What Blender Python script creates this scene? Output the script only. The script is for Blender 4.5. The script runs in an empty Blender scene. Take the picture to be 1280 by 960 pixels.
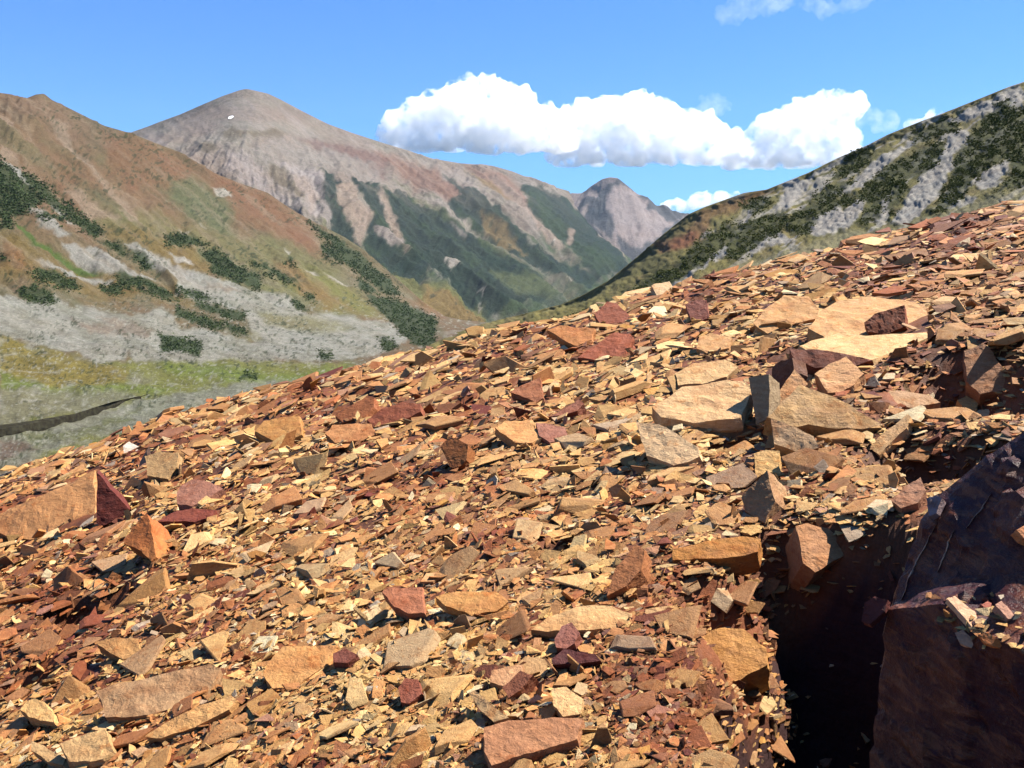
import bpy, bmesh, math, random
import numpy as np
from mathutils import Vector, Matrix

R = math.radians
random.seed(7)
rng = np.random.default_rng(7)
scene = bpy.context.scene
COL = scene.collection

# ------------------------------------------------------------------ camera, sky, sun, exposure
FPX, PITCH = 1108.0, math.atan(180 / 1108.0)
cam_data = bpy.data.cameras.new("camera")
cam = bpy.data.objects.new("camera", cam_data)
COL.objects.link(cam)
cam_data.sensor_width = 36
cam_data.lens = 36 * FPX / 1280
cam_data.clip_start = 0.1
cam_data.clip_end = 60000
cam.location = (0, 0, 0)
cam.rotation_euler = (R(90) - PITCH, 0, 0)
scene.camera = cam

SUN_EL, SUN_AZ = R(52), R(70)            # azimuth measured from +Y (view) towards +X (right)
world = bpy.data.worlds.new("World")
scene.world = world
world.use_nodes = True
wn, wl = world.node_tree.nodes, world.node_tree.links
wn.clear()
sky = wn.new("ShaderNodeTexSky")
sky.sky_type = 'NISHITA'
sky.sun_disc = False
sky.sun_elevation = SUN_EL
sky.sun_rotation = SUN_AZ
sky.altitude = 900
sky.air_density = 1.0
sky.dust_density = 0.3
sky.ozone_density = 3.5
hsv = wn.new("ShaderNodeHueSaturation")
hsv.inputs['Saturation'].default_value = 1.0
hsv.inputs['Value'].default_value = 1.0
bg = wn.new("ShaderNodeBackground")
bg.inputs['Strength'].default_value = 0.059
wo = wn.new("ShaderNodeOutputWorld")
gam = wn.new("ShaderNodeGamma")
gam.inputs[1].default_value = 0.76
tint = wn.new("ShaderNodeVectorMath")
tint.operation = 'MULTIPLY'
tint.inputs[1].default_value = (0.42, 0.89, 1.60)
wl.new(sky.outputs[0], gam.inputs[0])
wl.new(gam.outputs[0], tint.inputs[0])
wl.new(tint.outputs[0], hsv.inputs['Color'])
wl.new(hsv.outputs[0], bg.inputs['Color'])
wl.new(bg.outputs[0], wo.inputs['Surface'])

sun_data = bpy.data.lights.new("sun", 'SUN')
sun_data.energy = 5.0
sun_data.angle = R(0.5)
sun_data.color = (1.0, 0.955, 0.88)
sun = bpy.data.objects.new("sun", sun_data)
COL.objects.link(sun)
SUN_DIR = Vector((math.sin(SUN_AZ) * math.cos(SUN_EL), math.cos(SUN_AZ) * math.cos(SUN_EL), math.sin(SUN_EL)))
sun.rotation_euler = (-SUN_DIR).to_track_quat('-Z', 'Y').to_euler()
sun.location = (0, 0, 900)

scene.view_settings.view_transform = 'Standard'
scene.view_settings.look = 'None'
scene.view_settings.exposure = 1.58
scene.view_settings.gamma = 1.0
scene.cycles.max_bounces = 24
scene.cycles.diffuse_bounces = 1
scene.cycles.glossy_bounces = 2
scene.cycles.volume_bounces = 24
scene.cycles.use_denoising = True
scene.cycles.volume_step_rate = 0.25
scene.cycles.volume_max_steps = 128

# ------------------------------------------------------------------ projection helpers (photo pixels, 1280 x 960)
CP, SP = math.cos(PITCH), math.sin(PITCH)
def rays(px, py):
    dx = (np.asarray(px, float) - 640) / FPX
    dy = (480 - np.asarray(py, float)) / FPX
    return np.stack([dx + 0 * dy, CP + dy * SP + 0 * dx, -SP + dy * CP + 0 * dx], -1)
def project(P):
    f = P[..., 1] * CP - P[..., 2] * SP
    u = P[..., 1] * SP + P[..., 2] * CP
    return 640 + FPX * P[..., 0] / f, 480 - FPX * u / f
def at_dist(px, py, d):
    r = rays(px, py)
    return r * (np.asarray(d) / np.hypot(r[..., 0], r[..., 1]))[..., None]

# ------------------------------------------------------------------ numpy noise
def _h(ix, iy, iz, s):
    n = (ix * 374761393 + iy * 668265263 + iz * 2147483647 + s * 974634777) & 0xFFFFFFFF
    n = ((n ^ (n >> 13)) * 1274126177) & 0xFFFFFFFF
    n = ((n ^ (n >> 16)) * 2246822519) & 0xFFFFFFFF
    return ((n ^ (n >> 15)) & 0xFFFFFF) / float(0xFFFFFF) * 2 - 1
def vnoise(x, y, z=0.0, s=0):
    x, y, z = np.broadcast_arrays(np.asarray(x, float), np.asarray(y, float), np.asarray(z, float))
    ix, iy, iz = np.floor(x).astype(np.int64), np.floor(y).astype(np.int64), np.floor(z).astype(np.int64)
    fx, fy, fz = x - ix, y - iy, z - iz
    fx, fy, fz = fx * fx * (3 - 2 * fx), fy * fy * (3 - 2 * fy), fz * fz * (3 - 2 * fz)
    def L(a, b, t): return a + (b - a) * t
    c = [[[_h(ix + i, iy + j, iz + k, s) for k in (0, 1)] for j in (0, 1)] for i in (0, 1)]
    return L(L(L(c[0][0][0], c[1][0][0], fx), L(c[0][1][0], c[1][1][0], fx), fy),
             L(L(c[0][0][1], c[1][0][1], fx), L(c[0][1][1], c[1][1][1], fx), fy), fz)
def fbm(x, y, z=0.0, o=4, s=0, g=0.5):
    t, a, n = 0, 1.0, 0
    f = 1.0
    for k in range(o):
        t = t + a * vnoise(x * f, y * f, z * f, s + k * 17)
        n += a; a *= g; f *= 2.03
    return t / n
def ridged(x, y, z=0.0, o=4, s=0):
    t, a, n, f = 0, 1.0, 0, 1.0
    for k in range(o):
        t = t + a * (1 - 2 * np.abs(vnoise(x * f, y * f, z * f, s + k * 13)))
        n += a; a *= 0.5; f *= 2.03
    return t / n
def smooth(a, b, x):
    t = np.clip((x - a) / (b - a), 0, 1)
    return t * t * (3 - 2 * t)

def lin(c, k=1.0):
    out = []
    for v in c:
        v = v / 255.0
        out.append(k * (v / 12.92 if v <= 0.04045 else ((v + 0.055) / 1.055) ** 2.4))
    return np.array(out)

# ------------------------------------------------------------------ tagging
def tag(o, label=None, cat=None, group=None, kind=None):
    if label: o['label'] = label
    if cat: o['category'] = cat
    if group: o['group'] = group
    if kind: o['kind'] = kind
    return o
def mesh_obj(name, verts, faces, mat=None, parent=None, smooth_shade=False):
    me = bpy.data.meshes.new(name)
    me.from_pydata([tuple(v) for v in verts], [], faces)
    me.validate()
    me.update()
    if mat: me.materials.append(mat)
    if smooth_shade: me.polygons.foreach_set('use_smooth', [True] * len(me.polygons))
    o = bpy.data.objects.new(name, me)
    COL.objects.link(o)
    if parent: o.parent = parent
    return o

# ------------------------------------------------------------------ materials
class NT:
    def __init__(self, name):
        self.m = bpy.data.materials.new(name)
        self.m.use_nodes = True
        self.n, self.l = self.m.node_tree.nodes, self.m.node_tree.links
        self.n.clear()
        self.out = self.n.new("ShaderNodeOutputMaterial")
        self.b = self.n.new("ShaderNodeBsdfPrincipled")
        self.l.new(self.b.outputs[0], self.out.inputs['Surface'])
    def new(self, t, **k):
        n = self.n.new(t)
        for a, v in k.items(): setattr(n, a, v)
        return n
    def put(self, sock, v):
        if hasattr(v, 'node'): self.l.new(v, sock)
        elif v is not None: sock.default_value = v
    def noise(self, vec, scale, detail=4, rough=0.55, dist=0.0, kind=None):
        n = self.new("ShaderNodeTexNoise")
        if kind: n.noise_type = kind
        self.put(n.inputs['Vector'], vec)
        n.inputs['Scale'].default_value = scale
        n.inputs['Detail'].default_value = detail
        n.inputs['Roughness'].default_value = rough
        n.inputs['Distortion'].default_value = dist
        return n.outputs[0]
    def ramp(self, fac, a, b, lo=0.0, hi=1.0):
        n = self.new("ShaderNodeMapRange")
        n.interpolation_type = 'SMOOTHSTEP'
        self.put(n.inputs[0], fac)
        n.inputs[1].default_value = a; n.inputs[2].default_value = b
        n.inputs[3].default_value = lo; n.inputs[4].default_value = hi
        return n.outputs[0]
    def mix(self, fac, a, b, mode='MIX'):
        n = self.new("ShaderNodeMix", data_type='RGBA', blend_type=mode)
        self.put(n.inputs[0], fac)
        self.put(n.inputs[6], a if hasattr(a, 'node') else tuple(a) + (1,) if len(a) == 3 else a)
        self.put(n.inputs[7], b if hasattr(b, 'node') else tuple(b) + (1,) if len(b) == 3 else b)
        return n.outputs[2]
    def math(self, op, a, b=None):
        n = self.new("ShaderNodeMath", operation=op)
        self.put(n.inputs[0], a); self.put(n.inputs[1], b)
        return n.outputs[0]
    def bump(self, h, strength, dist):
        n = self.new("ShaderNodeBump")
        n.inputs['Strength'].default_value = strength
        n.inputs['Distance'].default_value = dist
        self.put(n.inputs['Height'], h)
        self.l.new(n.outputs[0], self.b.inputs['Normal'])
        return n

def rock_material(name, source, scale=1.0, bump=0.5):
    """source: 'attr' (per-face colour), 'obj' (object colour)"""
    t = NT(name)
    if source == 'attr':
        a = t.new("ShaderNodeAttribute", attribute_name="col")
        base = a.outputs['Color']
        vec = t.new("ShaderNodeNewGeometry").outputs['Position']
    else:
        oi = t.new("ShaderNodeObjectInfo")
        base = oi.outputs['Color']
        tc = t.new("ShaderNodeTexCoord").outputs['Object']
        add = t.new("ShaderNodeVectorMath", operation='ADD')
        t.l.new(tc, add.inputs[0])
        mul = t.new("ShaderNodeVectorMath", operation='SCALE')
        mul.inputs[0].default_value = (37, 91, 53)
        t.l.new(oi.outputs['Random'], mul.inputs['Scale'])
        t.l.new(mul.outputs[0], add.inputs[1])
        vec = add.outputs[0]
    big = t.noise(vec, 2.2 * scale, 4, 0.6, 0.6)
    mid = t.noise(vec, 9 * scale, 6, 0.68, 0.4)
    fine = t.noise(vec, 60 * scale, 5, 0.7)
    crust = t.noise(vec, 22 * scale, 7, 0.72, 1.2)
    c = t.mix(t.ramp(big, 0.50, 0.66, 0, 0.62), base, t.mix(1.0, base, (0.78, 0.60, 0.48), 'MULTIPLY'))
    c = t.mix(t.ramp(mid, 0.56, 0.68, 0, 0.7), c, t.mix(1.0, c, (0.75, 0.50, 0.32), 'MULTIPLY'))
    c = t.mix(t.ramp(crust, 0.57, 0.66, 0, 0.7), c, t.mix(1.0, base, (1.55, 1.6, 1.6), 'MULTIPLY'))
    c = t.mix(t.ramp(fine, 0.35, 0.65, 0, 0.45), c, t.mix(1.0, c, (0.68, 0.60, 0.52), 'MULTIPLY'))
    sep = t.new("ShaderNodeMapping")
    sep.inputs['Scale'].default_value = (1, 1, 9)
    t.put(sep.inputs['Vector'], vec)
    strata = t.noise(sep.outputs[0], 5 * scale, 5, 0.7)
    c = t.mix(t.ramp(strata, 0.40, 0.62, 0.0, 0.32), c, t.mix(1.0, c, (0.5, 0.38, 0.34), 'MULTIPLY'))
    t.put(t.b.inputs['Base Color'], c)
    t.put(t.b.inputs['Roughness'], t.ramp(mid, 0.3, 0.7, 0.6, 0.9))
    t.b.inputs['Specular IOR Level'].default_value = 0.22
    h = t.math('ADD', t.math('MULTIPLY', mid, 1.0), t.math('ADD', t.math('MULTIPLY', crust, 0.7), t.math('ADD', t.math('MULTIPLY', fine, 0.35), t.math('MULTIPLY', strata, 0.5))))
    t.bump(h, bump, 0.03 / scale)
    return t.m

def terrain_material(name, s, bump, dist, speck=0.5):
    t = NT(name)
    base = t.new("ShaderNodeAttribute", attribute_name="col").outputs['Color']
    vec = t.new("ShaderNodeNewGeometry").outputs['Position']
    n1 = t.noise(vec, s, 6, 0.7)
    n2 = t.noise(vec, s * 5, 6, 0.85)
    n3 = t.noise(vec, s * 0.2, 4, 0.6)
    c = t.mix(t.ramp(n1, 0.35, 0.65, 0, 0.6), base, t.mix(1.0, base, (0.66, 0.62, 0.60), 'MULTIPLY'))
    c = t.mix(t.ramp(n2, 0.52, 0.64, 0, speck), c, t.mix(1.0, c, (1.6, 1.6, 1.65), 'MULTIPLY'))
    c = t.mix(t.ramp(n2, 0.48, 0.36, 0, speck), c, t.mix(1.0, c, (0.5, 0.52, 0.5), 'MULTIPLY'))
    c = t.mix(t.ramp(n3, 0.4, 0.6, 0, 0.25), c, t.mix(1.0, c, (1.08, 0.96, 0.88), 'MULTIPLY'))
    t.put(t.b.inputs['Base Color'], c)
    t.b.inputs['Roughness'].default_value = 0.95
    t.b.inputs['Specular IOR Level'].default_value = 0.1
    t.bump(t.math('ADD', n1, t.math('MULTIPLY', n2, 0.5)), bump, dist)
    return t.m

def leaf_material(name, c1, c2):
    t = NT(name)
    vec = t.new("ShaderNodeNewGeometry").outputs['Position']
    n = t.noise(vec, 0.35, 4, 0.7)
    n2 = t.noise(vec, 3.0, 2, 0.6)
    c = t.mix(t.ramp(n, 0.35, 0.65), c1, c2)
    c = t.mix(t.ramp(n2, 0.4, 0.6, 0, 0.5), c, t.mix(1.0, c, (1.5, 1.45, 1.0), 'MULTIPLY'))
    t.put(t.b.inputs['Base Color'], c)
    t.b.inputs['Roughness'].default_value = 0.8
    t.b.inputs['Specular IOR Level'].default_value = 0.15
    return t.m

M_SHARD = rock_material("shard_rock", 'attr', 1.0, 0.55)
M_STONE = rock_material("slab_rock", 'obj', 1.0, 0.6)
M_LEFT = terrain_material("meadow_and_gravel", 0.09, 0.8, 4.0, 0.7)
M_BIG = terrain_material("mountain_side", 0.025, 0.8, 16.0, 0.65)
M_CONE = terrain_material("far_peak", 0.015, 0.7, 20.0, 0.5)
M_RIGHT = terrain_material("rocky_hillside", 0.40, 0.5, 0.8, 0.6)
M_PINE = leaf_material("dwarf_pine", (0.030, 0.052, 0.022), (0.062, 0.086, 0.028))
M_PINE2 = leaf_material("hillside_scrub", (0.032, 0.046, 0.009), (0.075, 0.080, 0.017))
_t = NT("snow"); _t.b.inputs['Base Color'].default_value = (0.85, 0.87, 0.9, 1); _t.b.inputs['Roughness'].default_value = 0.6
M_SNOW = _t.m

# ------------------------------------------------------------------ zoom frames used to read positions off the photograph
ZS = dict(A=(0, 80, .3359), B=(400, 80, .375), C=(700, 80, .4531), D=(0, 340, .375), E=(740, 340, .4219), F=(400, 400, .3125),
          G=(0, 660, .3281), H=(860, 560, .41667), I=(860, 100, .3281), J=(0, 180, .2083), K=(220, 280, .25), L=(200, 100, .2291),
          M=(420, 680, .3594), P=(0, 0, 1.0))
def Z(key, s):
    x0, y0, k = ZS[key]
    v = [float(a) for a in s.replace(',', ' ').split()]
    return np.array([(x0 + k * v[i], y0 + k * v[i + 1]) for i in range(0, len(v), 2)])
def sdist(poly, X, Y):
    """signed distance to polygon, + inside"""
    d = np.full(X.shape, 1e9)
    inside = np.zeros(X.shape, bool)
    n = len(poly)
    for i in range(n):
        ax, ay = poly[i]; bx, by = poly[(i + 1) % n]
        ex, ey = bx - ax, by - ay
        L2 = ex * ex + ey * ey + 1e-9
        t = np.clip(((X - ax) * ex + (Y - ay) * ey) / L2, 0, 1)
        d = np.minimum(d, np.hypot(X - ax - t * ex, Y - ay - t * ey))
        if ay != by:
            c = (ay > Y) != (by > Y)
            inside ^= c & (X < ex * (Y - ay) / ey + ax)
    return np.where(inside, d, -d)

def hermite(rows, v):
    """rows (k, nc) at v=0..k-1"""
    k = rows.shape[0]
    m = np.zeros_like(rows)
    d = np.diff(rows, axis=0)
    m[0], m[-1] = d[0], d[-1]
    same = d[1:] * d[:-1] > 0
    m[1:-1] = np.where(same, 2 * d[1:] * d[:-1] / np.where(same, d[1:] + d[:-1], 1), 0)
    i = np.clip(np.floor(v).astype(int), 0, k - 2)
    t = (v - i)[:, None]
    return ((2 * t**3 - 3 * t**2 + 1) * rows[i] + (t**3 - 2 * t**2 + t) * m[i] + (-2 * t**3 + 3 * t**2) * rows[i + 1] + (t**3 - t**2) * m[i + 1])

class Layer:
    def __init__(self, x0, x1, step, rows, nrow):
        """rows: from bottom to ridge, each (list of (px,py), list of (px,dist))"""
        xs = np.arange(x0, x1 + step, step)
        PY = np.array([np.interp(xs, *zip(*r[0])) for r in rows])
        LD = np.array([np.log(np.interp(xs, *zip(*r[1]))) for r in rows])
        def sm(a, w):
            k = max(1, int(w / step)) | 1
            return np.convolve(np.pad(a, k // 2, mode='reflect', reflect_type='odd'), np.hanning(k + 2)[1:-1] / np.hanning(k + 2)[1:-1].sum(), 'valid')
        for i in range(len(rows)):
            LD[i] = sm(LD[i], 130)
            PY[i] = sm(PY[i], 90) if i < len(rows) - 1 else sm(PY[i], 4)
        # the ridge's small teeth stay near the ridge
        PY = np.insert(PY, -1, np.minimum(sm(PY[-1], 80) + 9, PY[-2] - 1), axis=0)
        LD = np.insert(LD, -1, LD[-1] * .93 + LD[-2] * .07, axis=0)
        # rows spaced by how much picture height they take
        hgt = np.maximum(np.abs(np.diff(PY, axis=0)).mean(1), 6)
        cnt = np.maximum((hgt / hgt.sum() * nrow).astype(int), 3)
        v = np.concatenate([np.arange(c) / c + i for i, c in enumerate(cnt)] + [[len(PY) - 1.0]])
        py, d = hermite(PY, v), np.exp(hermite(LD, v))
        self.px, self.py = np.broadcast_to(xs, py.shape).copy(), py
        self.d = d
        self.P = at_dist(self.px, py, d)
        self.v = v / (len(PY) - 1)
        self.C = np.zeros(self.P.shape)
    def normals(self):
        gx, gy = np.gradient(self.P, axis=1), np.gradient(self.P, axis=0)
        n = np.cross(gx, gy)
        n /= np.linalg.norm(n, axis=-1, keepdims=True) + 1e-9
        n[n[..., 2] < 0] *= -1
        return n
    def displace(self, amount):
        self.P = self.P + self.normals() * amount[..., None]
    def warp(self, a, f, s=0):
        return self.px + a * fbm(self.px / f, self.py / f, 0.3, 4, s + 1), self.py + a * fbm(self.px / f, self.py / f, 7.7, 4, s + 2)
    def fill(self, c): self.C[:] = lin(c)
    def blend(self, m, c): self.C += (lin(c) - self.C) * m[..., None]
    def paint(self, polys, c, soft=3.0, alpha=1.0, warp=6.0, f=14.0, s=0):
        X, Y = self.warp(warp, f, s)
        for poly in polys:
            lo, hi = poly.min(0) - soft * 2 - warp, poly.max(0) + soft * 2 + warp
            sel = (self.px > lo[0]) & (self.px < hi[0]) & (self.py > lo[1]) & (self.py < hi[1])
            if not sel.any(): continue
            m = smooth(-soft, soft, sdist(poly, X[sel], Y[sel])) * alpha
            self.C[sel] += (lin(c) - self.C[sel]) * m[:, None]
    def mask(self, polys, soft=3.0, warp=4.0, f=12.0):
        X, Y = self.warp(warp, f, 5)
        out = np.zeros(self.px.shape)
        for p in polys: out = np.maximum(out, smooth(-soft, soft, sdist(p, X, Y)))
        return out
    def build(self, name, mat, back=(0.12, 0.10), scale=0.45):
        # the far side of the ridge goes down behind it
        P, C = self.P, self.C * scale
        top = P[-1]
        hd = top[:, :2] / np.linalg.norm(top[:, :2], axis=1, keepdims=True)
        D = np.linalg.norm(top[:, :2], axis=1)
        extra = []
        for f, drop in ((0.15, 0.04), (0.5, 0.28), (1.0, 0.8)):
            q = top.copy()
            q[:, :2] += hd * (D * back[0] * f * 2)[:, None]
            q[:, 2] -= D * back[1] * drop * 2
            extra.append(q)
        P = np.concatenate([P, np.array(extra)], 0)
        C = np.concatenate([C, np.repeat(C[-1:], 3, 0)], 0)
        nr, nc = P.shape[:2]
        idx = np.arange(nr * nc).reshape(nr, nc)
        q = np.stack([idx[:-1, :-1], idx[:-1, 1:], idx[1:, 1:], idx[1:, :-1]], -1).reshape(-1, 4)
        o = fast_mesh(name, P.reshape(-1, 3), [q], mat)
        at = o.data.color_attributes.new("col", 'FLOAT_COLOR', 'POINT')
        at.data.foreach_set('color', np.concatenate([np.clip(C.reshape(-1, 3), 0, 1), np.ones((nr * nc, 1))], 1).ravel())
        o.data.polygons.foreach_set('use_smooth', [True] * len(o.data.polygons))
        tag(o, kind='structure')
        return o
    def surface_at(self, X, Y):
        """3-D points of the surface seen at photo pixels"""
        qx, qy = project(self.P)
        out = []
        flat = self.P.reshape(-1, 3)
        nx = qx.shape[1]
        for x, y in zip(X, Y):
            j = int(np.clip(np.searchsorted(self.px[0], x), 1, nx - 2))
            js = slice(max(0, j - 4), j + 5)
            dd = (qx[:, js] - x) ** 2 + (qy[:, js] - y) ** 2
            k = np.unravel_index(np.argmin(dd), dd.shape)
            out.append(self.P[k[0], js.start + k[1]])
        return np.array(out)

def fast_mesh(name, V, face_arrays, mat, parent=None):
    me = bpy.data.meshes.new(name)
    V = np.asarray(V, np.float32)
    me.vertices.add(len(V))
    me.vertices.foreach_set('co', V.ravel())
    loops = np.concatenate([f.ravel() for f in face_arrays])
    tot = np.concatenate([np.full(len(f), f.shape[1]) for f in face_arrays])
    st = np.concatenate([[0], np.cumsum(tot)[:-1]])
    me.loops.add(len(loops))
    me.loops.foreach_set('vertex_index', loops.astype(np.int32))
    me.polygons.add(len(tot))
    me.polygons.foreach_set('loop_start', st.astype(np.int32))
    me.polygons.foreach_set('loop_total', tot.astype(np.int32))
    me.polygons.foreach_set('use_smooth', np.zeros(len(tot), bool))
    me.update(calc_edges=True)
    me.validate()
    if mat: me.materials.append(mat)
    o = bpy.data.objects.new(name, me)
    COL.objects.link(o)
    if parent: o.parent = parent
    return o

# ================================================================== FAR PEAK (cone)
cone = Layer(640, 980, 1.2, [
    ([(640, 400), (980, 400)], [(640, 4300), (980, 4300)]),
    ([(640, 320), (980, 330)], [(640, 5100), (980, 5000)]),
    ([(640, 250), (700, 246), (728, 241), (740, 233), (752, 224), (762, 221.5), (772, 222.5), (783, 231), (800, 243), (820, 256), (833, 256), (840, 264), (862, 268), (900, 282), (980, 310)],
     [(640, 6300), (760, 6000), (980, 6300)])], 150)
X, Y = cone.px, cone.py
cone.displace(18 * ridged((X - 763) / (10 + (Y - 215) * 0.25), Y / 90, 0, 4, 3) * smooth(220, 250, Y) + 12 * fbm(X / 12, Y / 12, 0, 4, 9) * smooth(222, 240, Y))
cone.fill((158, 146, 142))
cone.blend(smooth(-0.2, 0.5, fbm(X / 25, Y / 10, 0, 4, 12)) * 0.5, (172, 155, 146))
cone.paint([Z('B', '930 430 960 400 1000 380 1060 400 1050 420 1010 400 980 400 960 440 950 480 930 520 890 520 880 490 860 480 900 440'),
            Z('B', '860 490 900 470 960 500 985 540 970 590 1010 620 1010 700 940 680 840 560'),
            Z('B', '1060 440 1100 440 1150 470 1240 500 1180 530 1120 500'), Z('B', '990 580 1050 620 1110 600 1150 560 1180 530 1260 500 1260 700 1000 700')],
           (72, 78, 84), 2, 0.85, 7, 9)
cone.paint([Z('B', '870 480 900 470 880 515 865 500'), Z('B', '900 530 960 580 1000 610 1005 660 990 640 950 590')], (165, 150, 140), 1.5, 0.8, 4, 8)
cone.build("far_peak_terrain", M_CONE)

# ================================================================== BIG MOUNTAIN
bigm = Layer(100, 800, 1.25, [
    ([(100, 330), (300, 370), (500, 440), (640, 460), (720, 430), (800, 390)], [(100, 1900), (500, 1500), (800, 3200)]),
    ([(100, 290), (300, 330), (460, 350), (560, 400), (640, 410), (700, 395), (750, 370), (800, 350)], [(100, 2100), (460, 1900), (640, 2300), (800, 3700)]),
    ([(100, 230), (250, 240), (400, 270), (500, 300), (600, 330), (680, 330), (740, 320), (770, 325), (800, 350)], [(100, 2600), (400, 2400), (640, 3000), (800, 4100)]),
    ([(100, 205), (165, 190), (250, 175), (310, 165), (400, 200), (500, 230), (600, 250), (680, 265), (730, 285), (770, 318), (800, 340)], [(100, 3000), (310, 2900), (640, 3800), (800, 4500)]),
    ([(100, 190), (140, 176), (165, 165), (185, 158), (200, 152), (225, 143), (250, 132), (278, 120), (300, 112.5), (308, 111), (318, 113), (335, 117), (350, 124), (380, 140), (410, 155), (440, 166), (480, 179),
      (510, 188), (540, 198), (575, 204), (615, 207), (640, 214), (665, 224), (690, 233), (712, 239), (720, 262), (735, 279), (750, 294), (765, 309), (778, 322), (786, 338), (800, 360)],
     [(100, 3700), (310, 3500), (600, 4400), (712, 5000), (800, 5000)])], 300)
X, Y = bigm.px, bigm.py
tt = smooth(0, 1, (1 - bigm.v)[:, None] * 8 + 0 * X)
# gullies: fan under the summit, then parallel spurs running down to the right
u1 = (X - 330) / (30 + np.maximum(Y - 110, 0) * 0.55)
u2 = (X * 0.60 - Y * 0.80) / 26 + 0.35 * fbm(X / 60, Y / 60, 0, 3, 44)
wR = smooth(430, 520, X)
gul = (1 - wR) * ridged(u1 * 2.2, Y / 120, 0, 4, 21) + wR * ridged(u2, (X + Y) / 260, 0, 4, 22)
low = smooth(150, 230, Y)
bigm.displace(tt * (low * 40 * gul + 9 * fbm(X / 14, Y / 14, 0, 5, 23) * (0.35 + low)))
bigm.displace(tt * 4 * fbm(X / 5, Y / 4, 0, 3, 24) * (0.3 + low))
bigm.fill((152, 144, 130))
bigm.blend(smooth(270, 325, Y + 14 * fbm(X / 20, Y / 14, 0, 4, 25)) * smooth(380, 430, X), (74, 90, 60))
bigm.blend(smooth(-.3, .5, fbm(X / 50, Y / 16, 0, 4, 31)) * 0.6, (148, 130, 118))
bigm.blend(smooth(-.1, .5, fbm((X + Y) / 60, (X - Y) / 12, 0, 4, 32)) * 0.45, (168, 158, 150))
# upper brownish band and grey crags
bigm.paint([Z('L', '760 330 1000 360 1230 440 1230 560 1050 480 850 380')], (128, 98, 88), 7, 0.7, 8)
bigm.paint([Z('B', '170 290 360 350 470 430 470 470 400 460 250 380'), Z('B', '480 350 600 380 680 420 690 500 600 450')], (140, 100, 80), 6, 0.7, 8)
bigm.paint([Z('L', '330 290 380 265 480 280 640 260 700 300 640 330 520 300 430 330 350 320'), Z('L', '200 370 280 360 330 390 300 420 240 420'), Z('L', '620 440 700 480 800 610 770 650 700 570 600 500')], (118, 106, 82), 3, 0.75, 7, 10)
bigm.paint([Z('L', '500 380 620 310 700 330 850 380 1000 420 1200 500 1200 620 1050 570 900 520 800 500 680 440 560 440')], (158, 150, 140), 5, 0.7, 10, 9)
bigm.paint([Z('L', '360 420 500 400 560 480 600 540 800 680 830 750 640 620 450 570 350 500')], (172, 162, 156), 6, 0.7, 8)
bigm.paint([Z('L', '640 440 730 450 860 520 900 620 900 700 850 760 820 750 790 600 700 500')], (182, 172, 166), 4, 0.75, 5)
bigm.paint([Z('L', '720 520 790 520 860 640 830 740 800 620')], (172, 154, 138), 4, 0.7, 5)
# dark blue-green dwarf pine slopes
GREEN = (40, 58, 46)
veg = [Z('B', '100 400 150 405 185 420 190 470 250 600 270 660 350 640 330 760 230 700 150 640 150 540 160 500 110 440'),
       Z('B', '0 370 40 380 80 480 110 540 130 610 90 600 40 540 0 480'),
       Z('B', '190 430 300 450 420 520 560 620 700 720 800 770 840 790 700 800 560 830 480 790 380 720 300 680 260 600 230 520'),
       Z('B', '400 370 480 420 560 470 640 540 700 620 780 640 880 690 940 720 870 760 790 700 640 640 560 580 480 520 420 480 470 440'),
       Z('B', '670 415 720 410 800 460 850 490 900 560 1000 650 1000 690 930 720 860 660 810 610 740 560 690 490'),
       Z('B', '850 490 1000 640 1020 690 980 700 900 600')]
bigm.paint(veg, GREEN, 2.0, 0.94, 9, 9)
bigm.blend(bigm.mask(veg, 2, 9, 9) * smooth(0.0, 0.5, fbm((X - Y) / 14, (X + Y) / 90, 0, 5, 51)) * 0.55, (66, 84, 52))
bigm.blend(bigm.mask(veg, 2, 9, 9) * smooth(0.15, 0.4, fbm(X / 9, Y / 9, 0, 5, 52)) * 0.5, (44, 58, 56))
rill = ridged((X * .6 - Y * .8) / 9, (X + Y) / 150, 0, 3, 197)
bigm.blend(smooth(.3, .8, rill) * smooth(280, 230, Y) * .25, (176, 160, 146))
bigm.blend(smooth(.1, -.5, rill) * smooth(200, 260, Y) * .35, (58, 68, 58))
# grassy rib, meadow at the foot
bigm.paint([Z('B', '0 540 70 590 200 660 330 740 430 760 600 840 620 870 400 900 250 860 120 760 0 680')], (118, 118, 68), 5, 0.9, 10)
bigm.paint([Z('B', '330 750 430 800 600 850 560 890 430 900 350 830')], (142, 118, 72), 4, 0.9, 8)
bigm.paint([Z('B', '560 700 680 720 760 750 830 770 850 780 760 790 690 780 640 760 590 750'), Z('B', '250 400 400 480 560 620 740 700 600 660 430 540 300 440')], (104, 112, 72), 4, 0.65, 8)
bigm.paint([Z('B', '530 500 600 550 660 610 690 630 600 610 550 560'), Z('B', '480 370 560 400 640 470 610 460')], (140, 118, 78), 3, 0.8, 7)
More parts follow.
